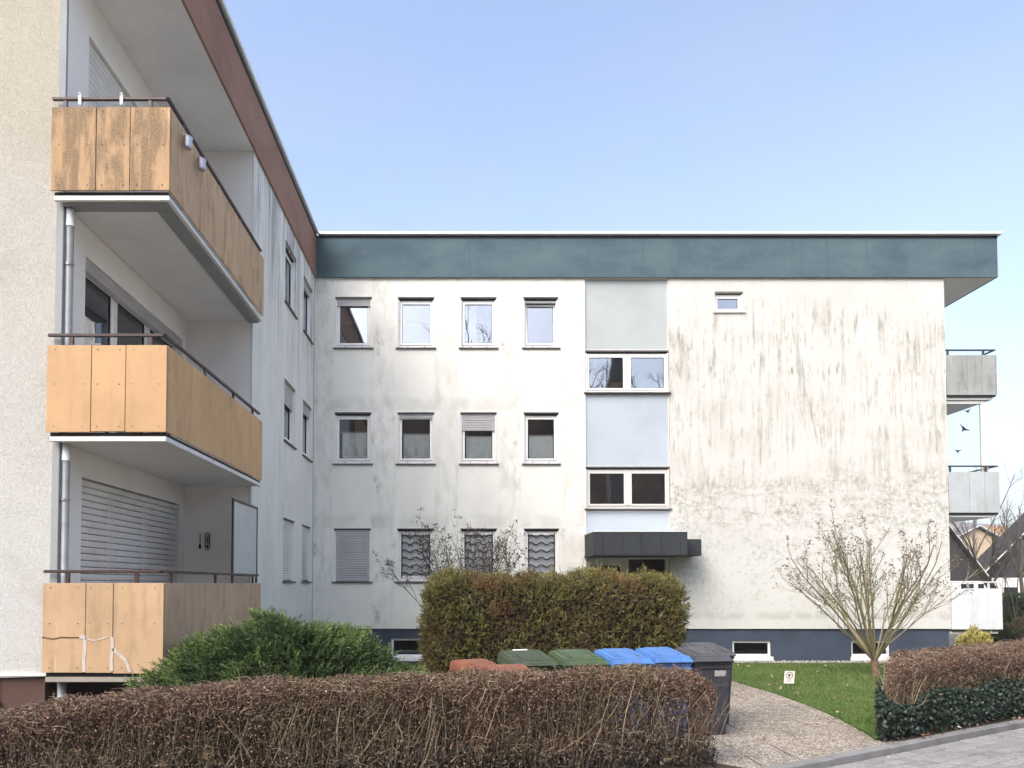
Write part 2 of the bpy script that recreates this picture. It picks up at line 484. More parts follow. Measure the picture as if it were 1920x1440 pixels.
MT['canopy'] = plain('canopy_slate', (.038,.043,.050), .7, .14, 2.2, .2, 60)
MT['p_top'] = mat_panel('panel_orange_grimy', (.50,.325,.18), .80, (.12,.09,.055))
MT['p_mid'] = mat_panel('panel_orange', (.58,.37,.20), .14)
MT['p_low'] = mat_panel('panel_orange_worn', (.53,.36,.215), .40, (.17,.105,.05))
MT['p_top_o'] = mat_panel('panel_orange_grimy_shade_side', (.60,.40,.24), .66)  # this and next two: shaded-side copies of the orange boards, shade in the colour
MT['p_mid_o'] = mat_panel('panel_orange_shade_side', (.68,.42,.215), .24)
MT['p_low_o'] = mat_panel('panel_orange_worn_shade_side', (.60,.42,.28), .52, (.10,.08,.055))
MT['p_grey3'] = mat_panel('panel_grey_grimy', (.35,.365,.355), .55, (.13,.125,.10))
MT['p_grey2'] = mat_panel('panel_grey_blue', (.47,.51,.52), .35, (.22,.225,.17))
MT['p_grey1'] = mat_panel('panel_white', (.66,.68,.70), .22, (.32,.33,.31))
MT['patch'] = plain('filler_white', (.56,.50,.45), .9, .12, 12, .3, 60)
MT['crack'] = plain('crack_dark', (.09,.05,.03), .9, .1, 8)
# ------------------------------------------------------------------ walls with openings, windows, shutters
def T_front(Y):  return lambda u, v, z: (u, Y + v, z)          # wall seen from the camera side, v runs inward
def T_east(X):   return lambda u, v, z: (X - v, u, z)          # wall that faces right, u runs away from the camera

def wall_open(T, u0, u1, z0, z1, openings, depth=.22):
    mb = MB(T)
    us = sorted({u0, u1, *[o[0] for o in openings], *[o[1] for o in openings]})
    zs = sorted({z0, z1, *[o[2] for o in openings], *[o[3] for o in openings]})
    for a, b in zip(us, us[1:]):
        for c, d in zip(zs, zs[1:]):
            um, zm = (a+b)/2, (c+d)/2
            if any(o[0] < um < o[1] and o[2] < zm < o[3] for o in openings): continue
            mb.quad((a,0,c), (b,0,c), (b,0,d), (a,0,d))
    for (a, b, c, d) in openings:
        e = depth
        mb.quad((a,0,c), (a,e,c), (a,e,d), (a,0,d)); mb.quad((b,0,c), (b,0,d), (b,e,d), (b,e,c))
        mb.quad((a,0,d), (a,e,d), (b,e,d), (b,0,d)); mb.quad((a,0,c), (b,0,c), (b,e,c), (a,e,c))
    return mb

def ring(mb, u0, u1, z0, z1, w, v0, v1, wb=None):
    wb = w if wb is None else wb
    mb.cbox(u0, u0+w, v0, v1, z0, z1, .004); mb.cbox(u1-w, u1, v0, v1, z0, z1, .004)
    mb.cbox(u0+w, u1-w, v0+.001, v1-.001, z1-w, z1, .004); mb.cbox(u0+w, u1-w, v0+.001, v1-.001, z0, z0+wb, .004)

SLATS = {}
def slat_mesh(kind, w, h, mat):
    key = (kind, round(w, 3), round(h, 4), mat.name)
    if key not in SLATS:
        f = {'front': lambda u, v, z: (u, v, z), 'east': lambda u, v, z: (-v, u, z)}[kind]
        mb = MB(f)
        prof = [(0, 0), (-.006, h*.12), (-.010, h*.5), (-.006, h*.84), (0, h*.90), (.006, h*.90), (.006, 0)]
        n = len(prof)
        pts = [(-w/2, v, z) for v, z in prof] + [(w/2, v, z) for v, z in prof]
        mb.add(pts, [tuple(range(n)), tuple(range(n, 2*n))] + [(i, (i+1) % n, n+(i+1) % n, n+i) for i in range(n)], convex=False)
        SLATS[key] = mb.mesh('slat', mat)
    return SLATS[key]

def shutter(root, kind, T, u0, u1, ztop, drop, v=.045, pitch=.054, mat=None, name='roller_shutter'):
    """guide rails and bottom bar are the shutter's own mesh, every slat is a child"""
    mat = mat or MT['slat']
    mb = MB(T); zb = ztop - drop
    mb.cbox(u0+.012, u1-.012, v-.012, v+.012, zb-.022, zb-.002, .003)
    sh = mb.build(name, mat, root)
    n = max(1, int(round(drop/pitch))); p = drop/n
    me = slat_mesh(kind, u1-u0-.03, p, mat)
    for i in range(n):
        inst('slat', me, sh, T((u0+u1)/2, v, zb + i*p))
    return sh

def window(root, kind, T, u0, u1, z0, z1, drop=0.0, tilt=0.0, sill=True, mat='pvc', splits=(), grille=0, glass='glass', v=.075, head=True, sillmat='sill', caps=True, slatmat='slat', low=.05):
    """frame > sash, pane, drain cap, sill, head; slats hang from a roller shutter of their own"""
    m = MT[mat]; mb = MB(T)
    ring(mb, u0+.003, u1-.003, z0+.012, z1-.045, .045, v+.015, v+.085, low+.03)
    mb.cbox(u0+.003, u0+.032, v-.045, v+.012, z0+.012, z1-.045, .003)      # shutter guides
    mb.cbox(u1-.032, u1-.003, v-.045, v+.012, z0+.012, z1-.045, .003)
    for s in splits: mb.cbox(s-.045, s+.045, v+.016, v+.084, z0+.09, z1-.09, .004)
    w = mb.build('window', m, root)
    if head:
        hb = MB(T); hb.cbox(u0+.004, u1-.004, .05, .15, z1-.043, z1-.002, .003); hb.build('slot_shade_strip', MT['gasket'], w)  # dark strip: shade of the shutter slot put into its colour
        lb = MB(T); lb.cbox(u0-.012, u1+.012, -.012, .002, z1-.006, z1+.016, .004); lb.build('head_bead', MT['sill'], w)
    edges = [u0+.048] + [x for s in splits for x in (s-.045, s+.045)] + [u1-.048]
    for a, b in zip(edges[::2], edges[1::2]):
        zl, zh = z0+low+.045, z1-.092
        def Tt(u, vv, z, zl=zl): return T(u, vv + max(0, z-zl)*math.sin(tilt), zl + (z-zl)*math.cos(tilt)) if tilt else T(u, vv, z)
        sb = MB(Tt); ring(sb, a, b, zl, zh, .048, v, v+.062); sb.build('sash', m, w)
        gb = MB(Tt); ring(gb, a+.048, b-.048, zl+.048, zh-.048, .008, v+.012, v+.05); gb.build('gasket', MT['gasket'], w)
        pb = MB(Tt); pb.box(a+.054, b-.054, v+.028, v+.034, zl+.054, zh-.054); pb.build('pane', MT[glass], w)
    if caps:
        for t in (.27, .73):
            cb = MB(T); uu = u0 + (u1-u0)*t
            cb.cbox(uu-.016, uu+.016, v+.006, v+.016, z0+.045, z0+.06, .003); cb.build('drain_cap', MT['gasket'], w)
    if sill:
        s = MB(T); s.cbox(u0-.05, u1+.05, -.045, v+.02, z0-.026, z0+.006, .006); s.build('sill', MT[sillmat], w)
    if grille:
        for i in range(grille):
            zc = z0+.20 + i*(z1-z0-.36)/(grille-1)
            pts = [(u0+.10 + (u1-u0-.2)*k/18, .058, zc + .030*math.sin(k/18*2*math.pi*2.5)) for k in range(19)]
            b = MB(T); b.tube(pts, .0145, 5); b.build('wavy_bar', MT['bars'], w)
        b = MB(T)
        for uu in (u0+.10, u1-.10): b.tube([(uu, .058, z0+.1), (uu, .058, z1-.08)], .012, 5)
        b.build('grille_post', MT['bars'], w)
    if drop: shutter(root, kind, T, u0+.004, u1-.004, z1-.01, drop, mat=MT[slatmat])
    return w

D = 18.2
Z_FASCIA, Z_ROOF = 9.16, 10.165
ROWS = [(7.47, 8.69), (4.69, 5.91), (1.89, 3.14)]
COLS = [(-3.045, -2.185), (-1.55, -.69), (-.05, .80), (1.455, 2.275)]

# ------------------------------------------------------------------ the wing that faces the camera
bw = empty('apartment_building', (4, D, 0), label='pale rendered apartment wing with teal roof fascia and dark blue plinth, facing the camera', cat='building')
TF = T_front(D)
wins = [(a, b, c, d) for (c, d) in ROWS for (a, b) in COLS]
wall_open(TF, -3.54, 2.92, .80, Z_FASCIA, wins).build('wall', MT['facade_windows'], bw)
small = (6.03, 6.71, 8.34, 8.84)
mbr = wall_open(TF, 4.92, 11.52, .80, Z_FASCIA, [small])
mbr.quad((11.52,0,.8), (11.52,9.6,.8), (11.52,9.6,Z_FASCIA), (11.52,0,Z_FASCIA))
mbr.quad((4.92,0,.8), (4.92,.3,.8), (4.92,.3,Z_FASCIA), (4.92,0,Z_FASCIA))
mbr.build('wall', MT['facade_plain'], bw, label='streaked windowless wall with one small window near the top')
e = MB(TF); e.quad((2.92,0,.8), (2.92,.3,.8), (2.92,.3,Z_FASCIA), (2.92,0,Z_FASCIA)); e.build('stairwell_reveal', MT['loggia'], bw)
# lower lips of the render, a little proud of the plinth
MB(TF).box(-3.54, 2.9, .0, .06, .785, .80).build('render_edge', MT['trim'], bw)
MB(TF).box(4.94, 11.52, .0, .06, .785, .80).build('render_edge', MT['trim'], bw)
pl = [(-1.70, -.88, .02, .56), (6.37, 7.29, .03, .50), (9.18, 10.10, .03, .50)]
wall_open(T_front(D+.05), -3.54, 2.92, -.3, .786, pl[:1], .25).build('plinth', MT['plinth_blue'], bw)
m2 = wall_open(T_front(D+.05), 4.92, 11.49, -.3, .786, pl[1:], .25)
m2.quad((11.49,0,-.3), (11.49,9.5,-.3), (11.49,9.5,.79), (11.49,0,.79)); m2.build('plinth', MT['plinth_blue'], bw)
for (a, b, c, d) in pl:
    TB = T_front(D+.05)
    mb = MB(TB); ring(mb, a+.004, b-.004, c+.10, d-.004, .05, .05, .12)
    mb.cbox(a-.02, b+.04, -.03, .12, c+.0, c+.095, .006)
    w = mb.build('cellar_window', MT['pvc'], bw)
    g = MB(TB); g.box(a+.054, b-.054, .075, .081, c+.15, d-.054); g.build('pane', MT['glass_low'], w)
    g = MB(TB)
    for k in range(1, 10): g.box(a+.05, b-.05, .10, .106, c+.15+k*(d-c-.21)/10, c+.156+k*(d-c-.21)/10)
    g.build('wire_mesh', MT['gasket'], w)
# stairwell strip: infill panels, twin windows, door
def infill(z0, z1, mat, lab):
    mb = MB(TF); mb.cbox(2.925, 4.915, .05, .09, z0, z1, .004); o = mb.build('infill_panel', MT[mat], bw, label=lab)
    f = MB(TF); ring(f, 2.922, 4.918, z0-.001, z1+.001, .018, .035, .06); f.build('panel_bead', MT['trim'], o)
infill(7.43, Z_FASCIA-.002, 'infill_a', 'grey green infill panel under the fascia')
infill(4.635, 6.36, 'infill_b', 'pale blue infill panel between the stair windows')
infill(2.98, 3.58, 'infill_b', 'short pale blue infill panel above the entrance canopy')
for (c, d, bar) in ((6.40, 7.40, 0), (3.62, 4.61, 1)):
    window(bw, 'front', TF, 2.93, 4.91, c, d, splits=(3.93,), head=False, caps=False, mat='pvc_beige' if bar else 'pvc', v=.06, low=.03)
    mb = MB(TF); mb.cbox(2.925, 4.915, .02, .08, d-.01, d+.025, .004); mb.build('panel_sill', MT['sill'], bw)
mb = MB(TF); ring(mb, 2.93, 4.91, .12, 2.52, .09, .10, .18); mb.cbox(3.80, 3.94, .095, .182, .13, 2.43, .004); mb.cbox(3.02, 3.80, .1, .17, 2.28, 2.43, .004)
door = mb.build('entrance_door', MT['pvc_beige'], bw)
g = MB(TF); g.box(3.02, 3.80, .13, .136, .21, 2.28); g.build('pane', MT['glass_low'], door)
g = MB(TF); g.box(3.94, 4.82, .13, .136, .21, 2.43); g.build('pane', MT['glass_low'], door)
g = MB(TF); g.tube([(3.74, .06, .95), (3.74, .06, 1.35)], .015, 8); g.build('handle', MT['zinc'], door)
g = MB(TF); g.box(2.92, 4.92, .05, .6, -.2, .12); g.build('door_step', MT['sill'], bw)
# canopy over the door with its lower side block
mb = MB()
mb.add([(2.885,16.97,2.49),(4.96,16.97,2.49),(4.96,D,2.49),(2.885,D,2.49),(2.885,16.97,2.99),(4.96,16.97,2.99),(4.96,D,2.99),(2.885,D,2.99)],
       [(0,1,2,3),(4,5,6,7),(0,1,5,4),(1,2,6,5),(2,3,7,6),(3,0,4,7)])
cn = mb.build('entrance_canopy', MT['canopy'], bw)
mb = MB(); mb.cbox(2.865, 4.98, 16.95, D-.002, 2.985, 3.012, .008); mb.build('canopy_cap', MT['coping'], cn)
mb = MB(); mb.cbox(2.87, 4.975, 16.955, D-.002, 2.462, 2.492, .006); mb.build('canopy_drip', MT['black'], cn)
mb = MB(); mb.cbox(4.965, 5.42, 17.45, D-.002, 2.48, 2.86, .012); mb.build('canopy_side_block', MT['canopy'], cn)
for k in range(5):
    mb = MB(); x = 2.885 + .43*k + .2; mb.box(x, x+.006, 16.962, 16.97, 2.495, 2.98); mb.build('canopy_joint', MT['black'], cn)
# windows of the facade: how far each shutter hangs down
drops = {(0,0): .16, (1,1): .10, (1,2): .385, (2,0): 1.20}
for r, (c, d) in enumerate(ROWS):
    for k, (a, b) in enumerate(COLS):
        window(bw, 'front', TF, a, b, c, d, drop=drops.get((r,k), 0), tilt=R(7) if (r,k) == (0,3) else 0,
               grille=6 if r == 2 and k else 0, glass=('glass', 'glass_m', 'glass_g')[r], caps=not (r == 2 and k == 0))
window(bw, 'front', TF, *small, head=False, caps=False, low=.02, v=.10, sillmat='trim')
# roof, fascia boards, coping
mb = MB(); mb.box(-3.535, 12.74, D-.03, D+9.6, Z_FASCIA+.004, Z_ROOF); mb.build('roof', MT['soffit'], bw)
mb = MB(); mb.cbox(-3.538, 12.76, D-.07, D-.032, Z_FASCIA-.006, Z_ROOF-.07, .006); fa = mb.build('fascia', MT['teal'], bw)
for xj in (.16, 4.3, 8.7, 12.25):
    mb = MB(); mb.box(xj, xj+.007, D-.0725, D-.0705, Z_FASCIA, Z_ROOF-.075); mb.build('sheet_joint', MT['plinth_blue'], fa)
mb = MB(); mb.cbox(12.742, 12.775, D-.069, D+9.6, Z_FASCIA-.005, Z_ROOF-.07, .006); mb.build('fascia', MT['teal'], bw)
mb = MB(); mb.box(-3.50, 12.765, D-.065, D+.2, Z_ROOF-.071, Z_ROOF-.002); mb.box(12.70, 12.78, D-.065, D+9.6, Z_ROOF-.071, Z_ROOF-.002); mb.build('gap_shade_strip', MT['black'], bw)
mb = MB(); mb.cbox(-3.46, 12.85, D-.15, D+.4, Z_ROOF, Z_ROOF+.075, .012); mb.cbox(12.5, 12.86, D+.38, D+9.6, Z_ROOF+.001, Z_ROOF+.074, .012); mb.build('coping', MT['coping'], bw)
# shell behind the facade so the rooms are closed
mb = MB()
mb.quad((-3.54,D+9.6,0),(11.5,D+9.6,0),(11.5,D+9.6,9.2),(-3.54,D+9.6,9.2)); mb.quad((-3.54,D+3.2,0),(11.5,D+3.2,0),(11.5,D+3.2,9.15),(-3.54,D+3.2,9.15))
for z in (.85, 3.62, 6.40): mb.quad((-3.5,D+.2,z),(2.9,D+.2,z),(2.9,D+3.2,z),(-3.5,D+3.2,z))
mb.quad((-3.5,D+.25,0),(-3.5,D+3.2,0),(-3.5,D+3.2,9.1),(-3.5,D+.25,9.1))
for x in (-1.87,-.37,1.12,2.91,4.93): mb.quad((x,D+.25,0),(x,D+3.2,0),(x,D+3.2,9.1),(x,D+.25,9.1))
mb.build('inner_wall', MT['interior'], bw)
# balconies round the right corner
def balcony_right(z0, z1, zr, mat, railmat, screen=False):
    mb = MB(); mb.box(11.53, 12.66, D+.05, D+4.2, z0-.10, z0+.03)
    b = mb.build('balcony', MT['soffit'], bw)
    xs = [11.53, 12.02, 12.38, 12.735]
    for a, c in zip(xs, xs[1:]):
        p = MB(); p.cbox(a+.003, c-.003, D-.012, D+.012, z0, z1, .003); p.build('panel', MT[mat], b)
    for k in range(4):
        p = MB(); p.cbox(12.712, 12.735, D+.016+k*1.05, D+1.06+k*1.05, z0, z1, .003); p.build('panel', MT[mat], b)
    p = MB(); p.box(11.53, 12.70, D+.006, D+.05, z0-.045, z0-.006); p.build('gap_shade_strip', MT['black'], b)
    rm = MT[railmat]
    p = MB(); p.cbox(11.53, 12.74, D+.02, D+.07, zr-.035, zr, .008); p.cbox(12.69, 12.74, D+.072, D+4.2, zr-.034, zr-.001, .008); p.build('handrail', rm, b)
    for x in (11.60, 12.45):
        p = MB(); p.cbox(x-.025, x+.025, D+.03, D+.06, z1-.3, zr-.037, .004); p.build('post', rm, b)
    for y in (1.2, 2.6, 4.0):
        p = MB(); p.cbox(12.70, 12.73, D+y-.025, D+y+.025, z1-.3, zr-.037, .004); p.build('post', rm, b)
    return b
b3 = balcony_right(6.34, 7.30, 7.45, 'p_grey3', 'rail_dark')
b2 = balcony_right(3.53, 4.50, 4.66, 'p_grey2', 'rail_dark')
b1 = balcony_right(.77, 1.73, 1.90, 'p_grey1', 'coping')
mb = MB(); mb.cbox(12.41, 12.56, D+.10, D+.18, 3.57, 6.22, .006); mb.cbox(11.53, 12.40, D+.10, D+.17, 6.15, 6.23, .006)
ws = mb.build('wind_screen', MT['trim'], b2)
ws.name = 'screen_frame'
g = MB(); g.box(11.53, 12.41, D+.13, D+.137, 3.6, 6.15); g.build('screen_pane', MT['glass_low'], b2)
# bird stickers on the pane
def bird(cx, cz, s, rot):
    out = [(-.5,.18),(-.22,.10),(-.05,.14),(.12,.10),(.42,.20),(.5,.17),(.2,-.02),(.22,-.05),(.10,-.10),(.05,-.30),(-.02,-.28),(-.05,-.10),(-.2,-.0),(-.45,.12)]
    cr, sr = math.cos(rot), math.sin(rot)
    pts = [(cx + s*(x*cr - z*sr), cz + s*(x*sr + z*cr)) for x, z in out]
    mb = MB(); mb.prism(pts, D+.124, D+.128); mb.build('bird_sticker', MT['bars'], b2)
bird(12.10, 5.98, .20, .25); bird(12.00, 5.56, .30, -.65); bird(11.84, 5.02, .19, -.1)

# ------------------------------------------------------------------ the near wing on the left
bl = empty('apartment_building', (-4.7, 8.8, 0), label='near apartment wing with brown roof fascia and orange panelled corner balconies', cat='building')
GX, NY, EY, SX = -4.72, 8.80, 12.80, -3.54       # gable corner, gable plane, loggia end wall, side wall plane
mb = MB(); mb.box(-14, GX, NY, NY+.3, .84, Z_FASCIA+.9); mb.build('gable_wall', MT['gable'], bl)
mb = MB(); mb.box(-14, GX+.0, NY-.02, NY+.02, .80, .838); mb.build('render_edge', MT['trim'], bl)
mb = MB(); mb.box(-14, GX-.06, NY+.05, NY+.35, -.3, .80); mb.box(GX-.35, GX-.061, NY+.35, EY, -.3, .80); mb.build('plinth', MT['plinth_brown'], bl)
TE = T_east(GX+.08)
lz = [(.95, 3.15), (3.72, 5.88), (6.50, 8.66)]
lops = [(9.34, 12.60, a, b) for a, b in lz]
wall_open(TE, NY+.001, EY, .80, Z_FASCIA, lops, .25).build('loggia_wall', MT['loggia'], bl)
mb = MB(); mb.box(GX+.08, SX-.004, EY, EY+.2, .3, Z_FASCIA); mb.build('loggia_end_wall', MT['loggia'], bl)
TS = T_east(SX)
sw = [(15.15, 16.10, c, d) for c, d in ROWS] + [(16.92, 17.82, c, d) for c, d in ROWS]
wall_open(TS, EY-.004, D, .80, Z_FASCIA, sw).build('side_wall', MT['side'], bl)
wall_open(T_east(SX-.05), EY, D, -.3, .80, []).build('plinth', MT['plinth_brown'], bl)
mb = MB(); mb.cbox(SX-.02, SX+.012, EY-.012, EY+.02, .84, Z_FASCIA-.01, .004); mb.build('corner_bead', MT['trim'], bl)
# expansion joint near the inner corner
mb = MB(); mb.box(SX-.001, SX+.006, D-.10, D-.085, .8, Z_FASCIA); mb.build('corner_joint', MT['sill'], bl)
sd = {(0,0): 0, (0,1): .14, (1,0): .42, (1,1): .2, (2,0): 1.18, (2,1): 1.18}
for r, (c, d) in enumerate(ROWS):
    for k, (a, b) in enumerate(((15.15, 16.10), (16.92, 17.82))):
        window(bl, 'east', TS, a, b, c, d, drop=sd[(r,k)], caps=False, slatmat='slat_white' if r == 2 else 'slat')
# loggia doors: shuttered on the top and bottom floors, open on the middle one
for i, (a, b) in enumerate(lz):
    w = window(bl, 'east', TE, 9.34, 12.60, a, b, splits=(10.42, 11.52), sill=False, caps=False, head=False, v=.13, glass='glass')
    if i == 1:
        mb = MB(TE); mb.cbox(9.35, 12.59, .03, .12, b-.15, b-.003, .006); sb = mb.build('shutter_box', MT['slat'], bl)
        for k in range(3):
            mb = MB(TE); mb.cbox(9.36, 12.58, .020, .030, b-.14+k*.045, b-.102+k*.045, .004); mb.build('slat', MT['slat'], sb)
    else:
        shutter(bl, 'east', TE, 9.345, 12.595, b-.01, b-a-.04, v=.05, pitch=.082, mat=MT['slat_white'])
        mb = MB(TE); mb.cbox(9.325, 9.36, .015, .075, a, b, .004); mb.cbox(12.58, 12.615, .015, .075, a, b, .004); mb.build('shutter_guide', MT['trim'], bl)
# closed shell and one plain room behind the middle loggia
mb = MB()
mb.quad((-14,NY+.2,.8),(-14,D,.8),(-14,D,9.2),(-14,NY+.2,9.2)); mb.quad((-14,D+.2,-.2),(-3.54,D+.2,-.2),(-3.54,D+.2,9.1),(-14,D+.2,9.1))
mb.quad((-8.6,NY+.3,.8),(-8.6,EY,.8),(-8.6,EY,9.1),(-8.6,NY+.3,9.1)); mb.quad((-8.6,EY+.19,.8),(SX-.1,EY+.19,.8),(SX-.1,EY+.19,9.1),(-8.6,EY+.19,9.1))
for z in (.9, 3.68, 6.3): mb.quad((-8.6,NY+.3,z),(GX,NY+.3,z),(GX,EY,z),(-8.6,EY,z))
mb.quad((-6.4,EY+.2,.8),(-6.4,D,.8),(-6.4,D,9.1),(-6.4,EY+.2,9.1))
for z in (3.5, 6.3): mb.quad((-6.4,EY+.2,z),(SX-.1,EY+.2,z),(SX-.1,D,z),(-6.4,D,z))
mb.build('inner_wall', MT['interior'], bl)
# roof
mb = MB(); mb.box(-14, SX+.006, NY-.05, D-.075, Z_FASCIA+.004, Z_ROOF); mb.build('roof', MT['soffit'], bl)
mb = MB(); mb.cbox(SX+.008, SX+.045, NY-.06, D-.073, Z_FASCIA-.006, Z_ROOF-.07, .006); mb.build('fascia', MT['brown'], bl)
mb = MB(); mb.box(SX-.05, SX+.06, NY-.06, D-.073, Z_ROOF-.072, Z_ROOF-.003); mb.build('gap_shade_strip', MT['black'], bl)
mb = MB(); mb.cbox(-14, SX+.11, NY-.14, D-.16, Z_ROOF, Z_ROOF+.075, .012); mb.build('coping', MT['coping'], bl)

MT['sill_beige'] = plain('slab_concrete', (.36,.33,.28), .85, .1, 3)
OX, BN, BF = -3.36, 8.68, 12.82      # outer plane, near plane and far end of the corner balconies
def balcony_left(zt, h, mn, mo, splits_n, splits_o, band, posts_n, posts_o, zoff=.15, trim='trim'):
    zb = zt - h
    mb = MB()
    if band:      # deep sheet edge, soffit set back above it
        mb.box(GX+.09, OX-.24, BN+.26, EY-.01, zb-.10, zb-.02)
    else:
        mb.box(GX+.09, OX-.07, BN+.09, EY-.01, zb-.098, zb-.02)
    b = mb.build('balcony', MT['soffit'], bl)
    mb = MB(); mb.box(GX+.02, OX-.03, BN+.035, BN+.09, zb-.045, zb-.002); mb.box(OX-.08, OX-.035, BN+.092, BF, zb-.045, zb-.003); mb.build('gap_shade_strip', MT['black'], b)  # black strip paints the shade of the gap under the panels
    mb = MB()
    mb.cbox(GX+.02, OX-.012, BN+.02, BN+.07, zb-.105, zb-.046, .006); mb.cbox(OX-.065, OX-.010, BN+.072, BF, zb-.104, zb-.047, .006)
    mb.build('slab_trim', MT[trim], b)
    if band:
        mb = MB(); mb.cbox(GX+.09, OX-.07, BN+.075, BN+.26, zb-.125, zb-.03, .006); mb.cbox(OX-.25, OX-.072, BN+.262, BF, zb-.124, zb-.03, .006)
        mb.build('drip_band', MT['slabband'], b)
    xs = [GX-.008] + splits_n + [OX]
    for i, (a, c) in enumerate(zip(xs, xs[1:])):
        p = MB(); j = random.uniform(-.004, .004); p.cbox(a+.004, c-.004, BN-.012+j, BN+.010+j, zb+random.uniform(-.006,.006), zt, .003); p.build('panel', MT[mn], b)
    ys = [BN+.014] + splits_o + [BF]
    for a, c in zip(ys, ys[1:]):
        p = MB(); p.cbox(OX-.021, OX+.001, a+.003, c-.003, zb+random.uniform(-.005,.005), zt, .003); p.build('panel', MT[mo], b)
    # screws
    for (a, c) in zip(xs, xs[1:]):
        for t in (.18, .82):
            for zz in (zt-.05, zt-.40*h-.05, zb+.06):
                p = MB(); x = a + (c-a)*t; p.tube([(x, BN-.019, zz), (x, BN-.008, zz)], .007, 6); p.build('screw', MT['sill'], b)
    zr = zt + zoff
    p = MB(); p.cbox(GX-.03, OX-.03, BN+.03, BN+.07, zr-.035, zr, .006); p.cbox(OX-.075, OX-.028, BN+.03, BF-.02, zr-.036, zr-.001, .006); p.build('handrail', MT['rail'], b)
    for x in posts_n:
        p = MB(); p.cbox(x-.024, x+.024, BN+.036, BN+.066, zb+.1, zr-.036, .004); p.build('post', MT['rail'], b)
    for y in posts_o:
        p = MB(); p.cbox(OX-.068, OX-.038, y-.024, y+.024, zb+.1, zr-.036, .004); p.build('post', MT['rail'], b)
    return b
balc_top = balcony_left(7.325, .97, 'p_top', 'p_top_o', [-4.21, -3.82], [9.96, 11.35, 12.3], True, [-4.60, -3.62], [9.2, 10.6, 11.6, 12.62])
balc_mid = balcony_left(4.56, .99, 'p_mid', 'p_mid_o', [-4.22, -3.83], [9.93, 11.36], False, [-4.48, -3.58], [10.1, 11.35, 12.4])
balc_low = balcony_left(1.855, 1.01, 'p_low', 'p_low_o', [-4.24, -3.93], [10.0, 11.4], False, [-4.48, -3.70], [9.0, 10.62, 11.40, 12.5], .15, 'sill_beige')
# repairs and cracks on the lowest balcony
def strip(pts, w, y, mat, name, parent, t=.003):
    mb = MB()
    for (x0, z0), (x1, z1) in zip(pts, pts[1:]):
        dx, dz = x1-x0, z1-z0; L = math.hypot(dx, dz); nx, nz = -dz/L*w/2, dx/L*w/2
        mb.add([(x0+nx,y,z0+nz),(x1+nx,y,z1+nz),(x1-nx,y,z1-nz),(x0-nx,y,z0-nz),(x0+nx,y-t,z0+nz),(x1+nx,y-t,z1+nz),(x1-nx,y-t,z1-nz),(x0-nx,y-t,z0-nz)],
               [(0,1,2,3),(4,5,6,7),(0,1,5,4),(1,2,6,5),(2,3,7,6),(3,0,4,7)])
    return mb.build(name, mat, parent)
YP = BN-.0165
strip([(-4.725,1.25),(-4.68,1.242),(-4.60,1.228),(-4.50,1.25),(-4.40,1.244),(-4.27,1.247)], .010, YP, MT['crack'], 'crack', balc_low)
strip([(-4.245,1.25),(-4.238,1.12),(-4.25,1.0),(-4.242,.86)], .038, YP, MT['patch'], 'filler_patch', balc_low)
strip([(-4.30,1.255),(-4.24,1.25)], .05, YP-.001, MT['patch'], 'filler_patch', balc_low)
strip([(-3.935,1.25),(-3.93,1.12),(-3.942,1.0),(-3.933,.87)], .036, YP, MT['patch'], 'filler_patch', balc_low)
strip([(-4.24,1.235),(-4.13,1.21),(-4.05,1.23),(-3.98,1.255)], .014, YP, MT['patch'], 'filler_patch', balc_low)
strip([(-3.925,1.12),(-3.86,1.06),(-3.78,.99),(-3.73,.86)], .036, YP, MT['patch'], 'filler_patch', balc_low)
# frosted divider on the lowest balcony
mb = MB()
for y in (11.42, 12.74): mb.cbox(OX-.075, OX-.045, y-.02, y+.02, 1.86, 3.12, .004)
mb.cbox(OX-.074, OX-.046, 11.44, 12.72, 3.08, 3.12, .004)
fr = mb.build('divider_frame', MT['rail'], balc_low)
mb = MB(); mb.box(OX-.063, OX-.055, 11.44, 12.72, 1.95, 3.08); mb.build('divider_pane', plain('frosted_pane', (.52,.54,.54), .35, .05, 2.0), balc_low)
# down pipes
def downpipe(z0, z1, x=-4.59, y=8.86, r=.042, sock=True):
    mb = MB(); mb.tube([(x, y, z0), (x, y, z1)], r, 14); o = mb.build('downpipe', MT['zinc'], bl, smooth=True)
    if sock: mb = MB(); mb.tube([(x, y, z1-.20), (x, y, z1)], r+.005, 14); mb.build('pipe_socket', MT['pipewhite'], o, smooth=True)
    for z in (z0 + (z1-z0)*.3, z0 + (z1-z0)*.75):
        mb = MB(); mb.tube([(x, y, z-.012), (x, y, z+.012)], r+.008, 14); mb.build('pipe_clip', MT['zinc'], o)
downpipe(3.62, 6.22); downpipe(.86, 3.47); downpipe(-.02, .73, r=.05, sock=False)
mb = MB(); mb.cbox(GX+.001, GX+.085, NY-.005, NY+.035, .86, 9.1, .004); mb.build('corner_trim', MT['slabband'], bl)
# cable conduit on the brown plinth
mb = MB(); mb.tube([(-5.32,8.81,.10),(-5.32,8.81,.76),(-5.29,8.81,.79),(-4.80,8.81,.80),(-4.72,8.80,.85)], .013, 8); mb.build('cable_conduit', MT['pipewhite'], bl, smooth=True)
mb = MB(); mb.cbox(-5.62, -5.28, 8.77, 8.835, .1, .52, .01); mb.build('meter_frame', MT['pipewhite'], bl)
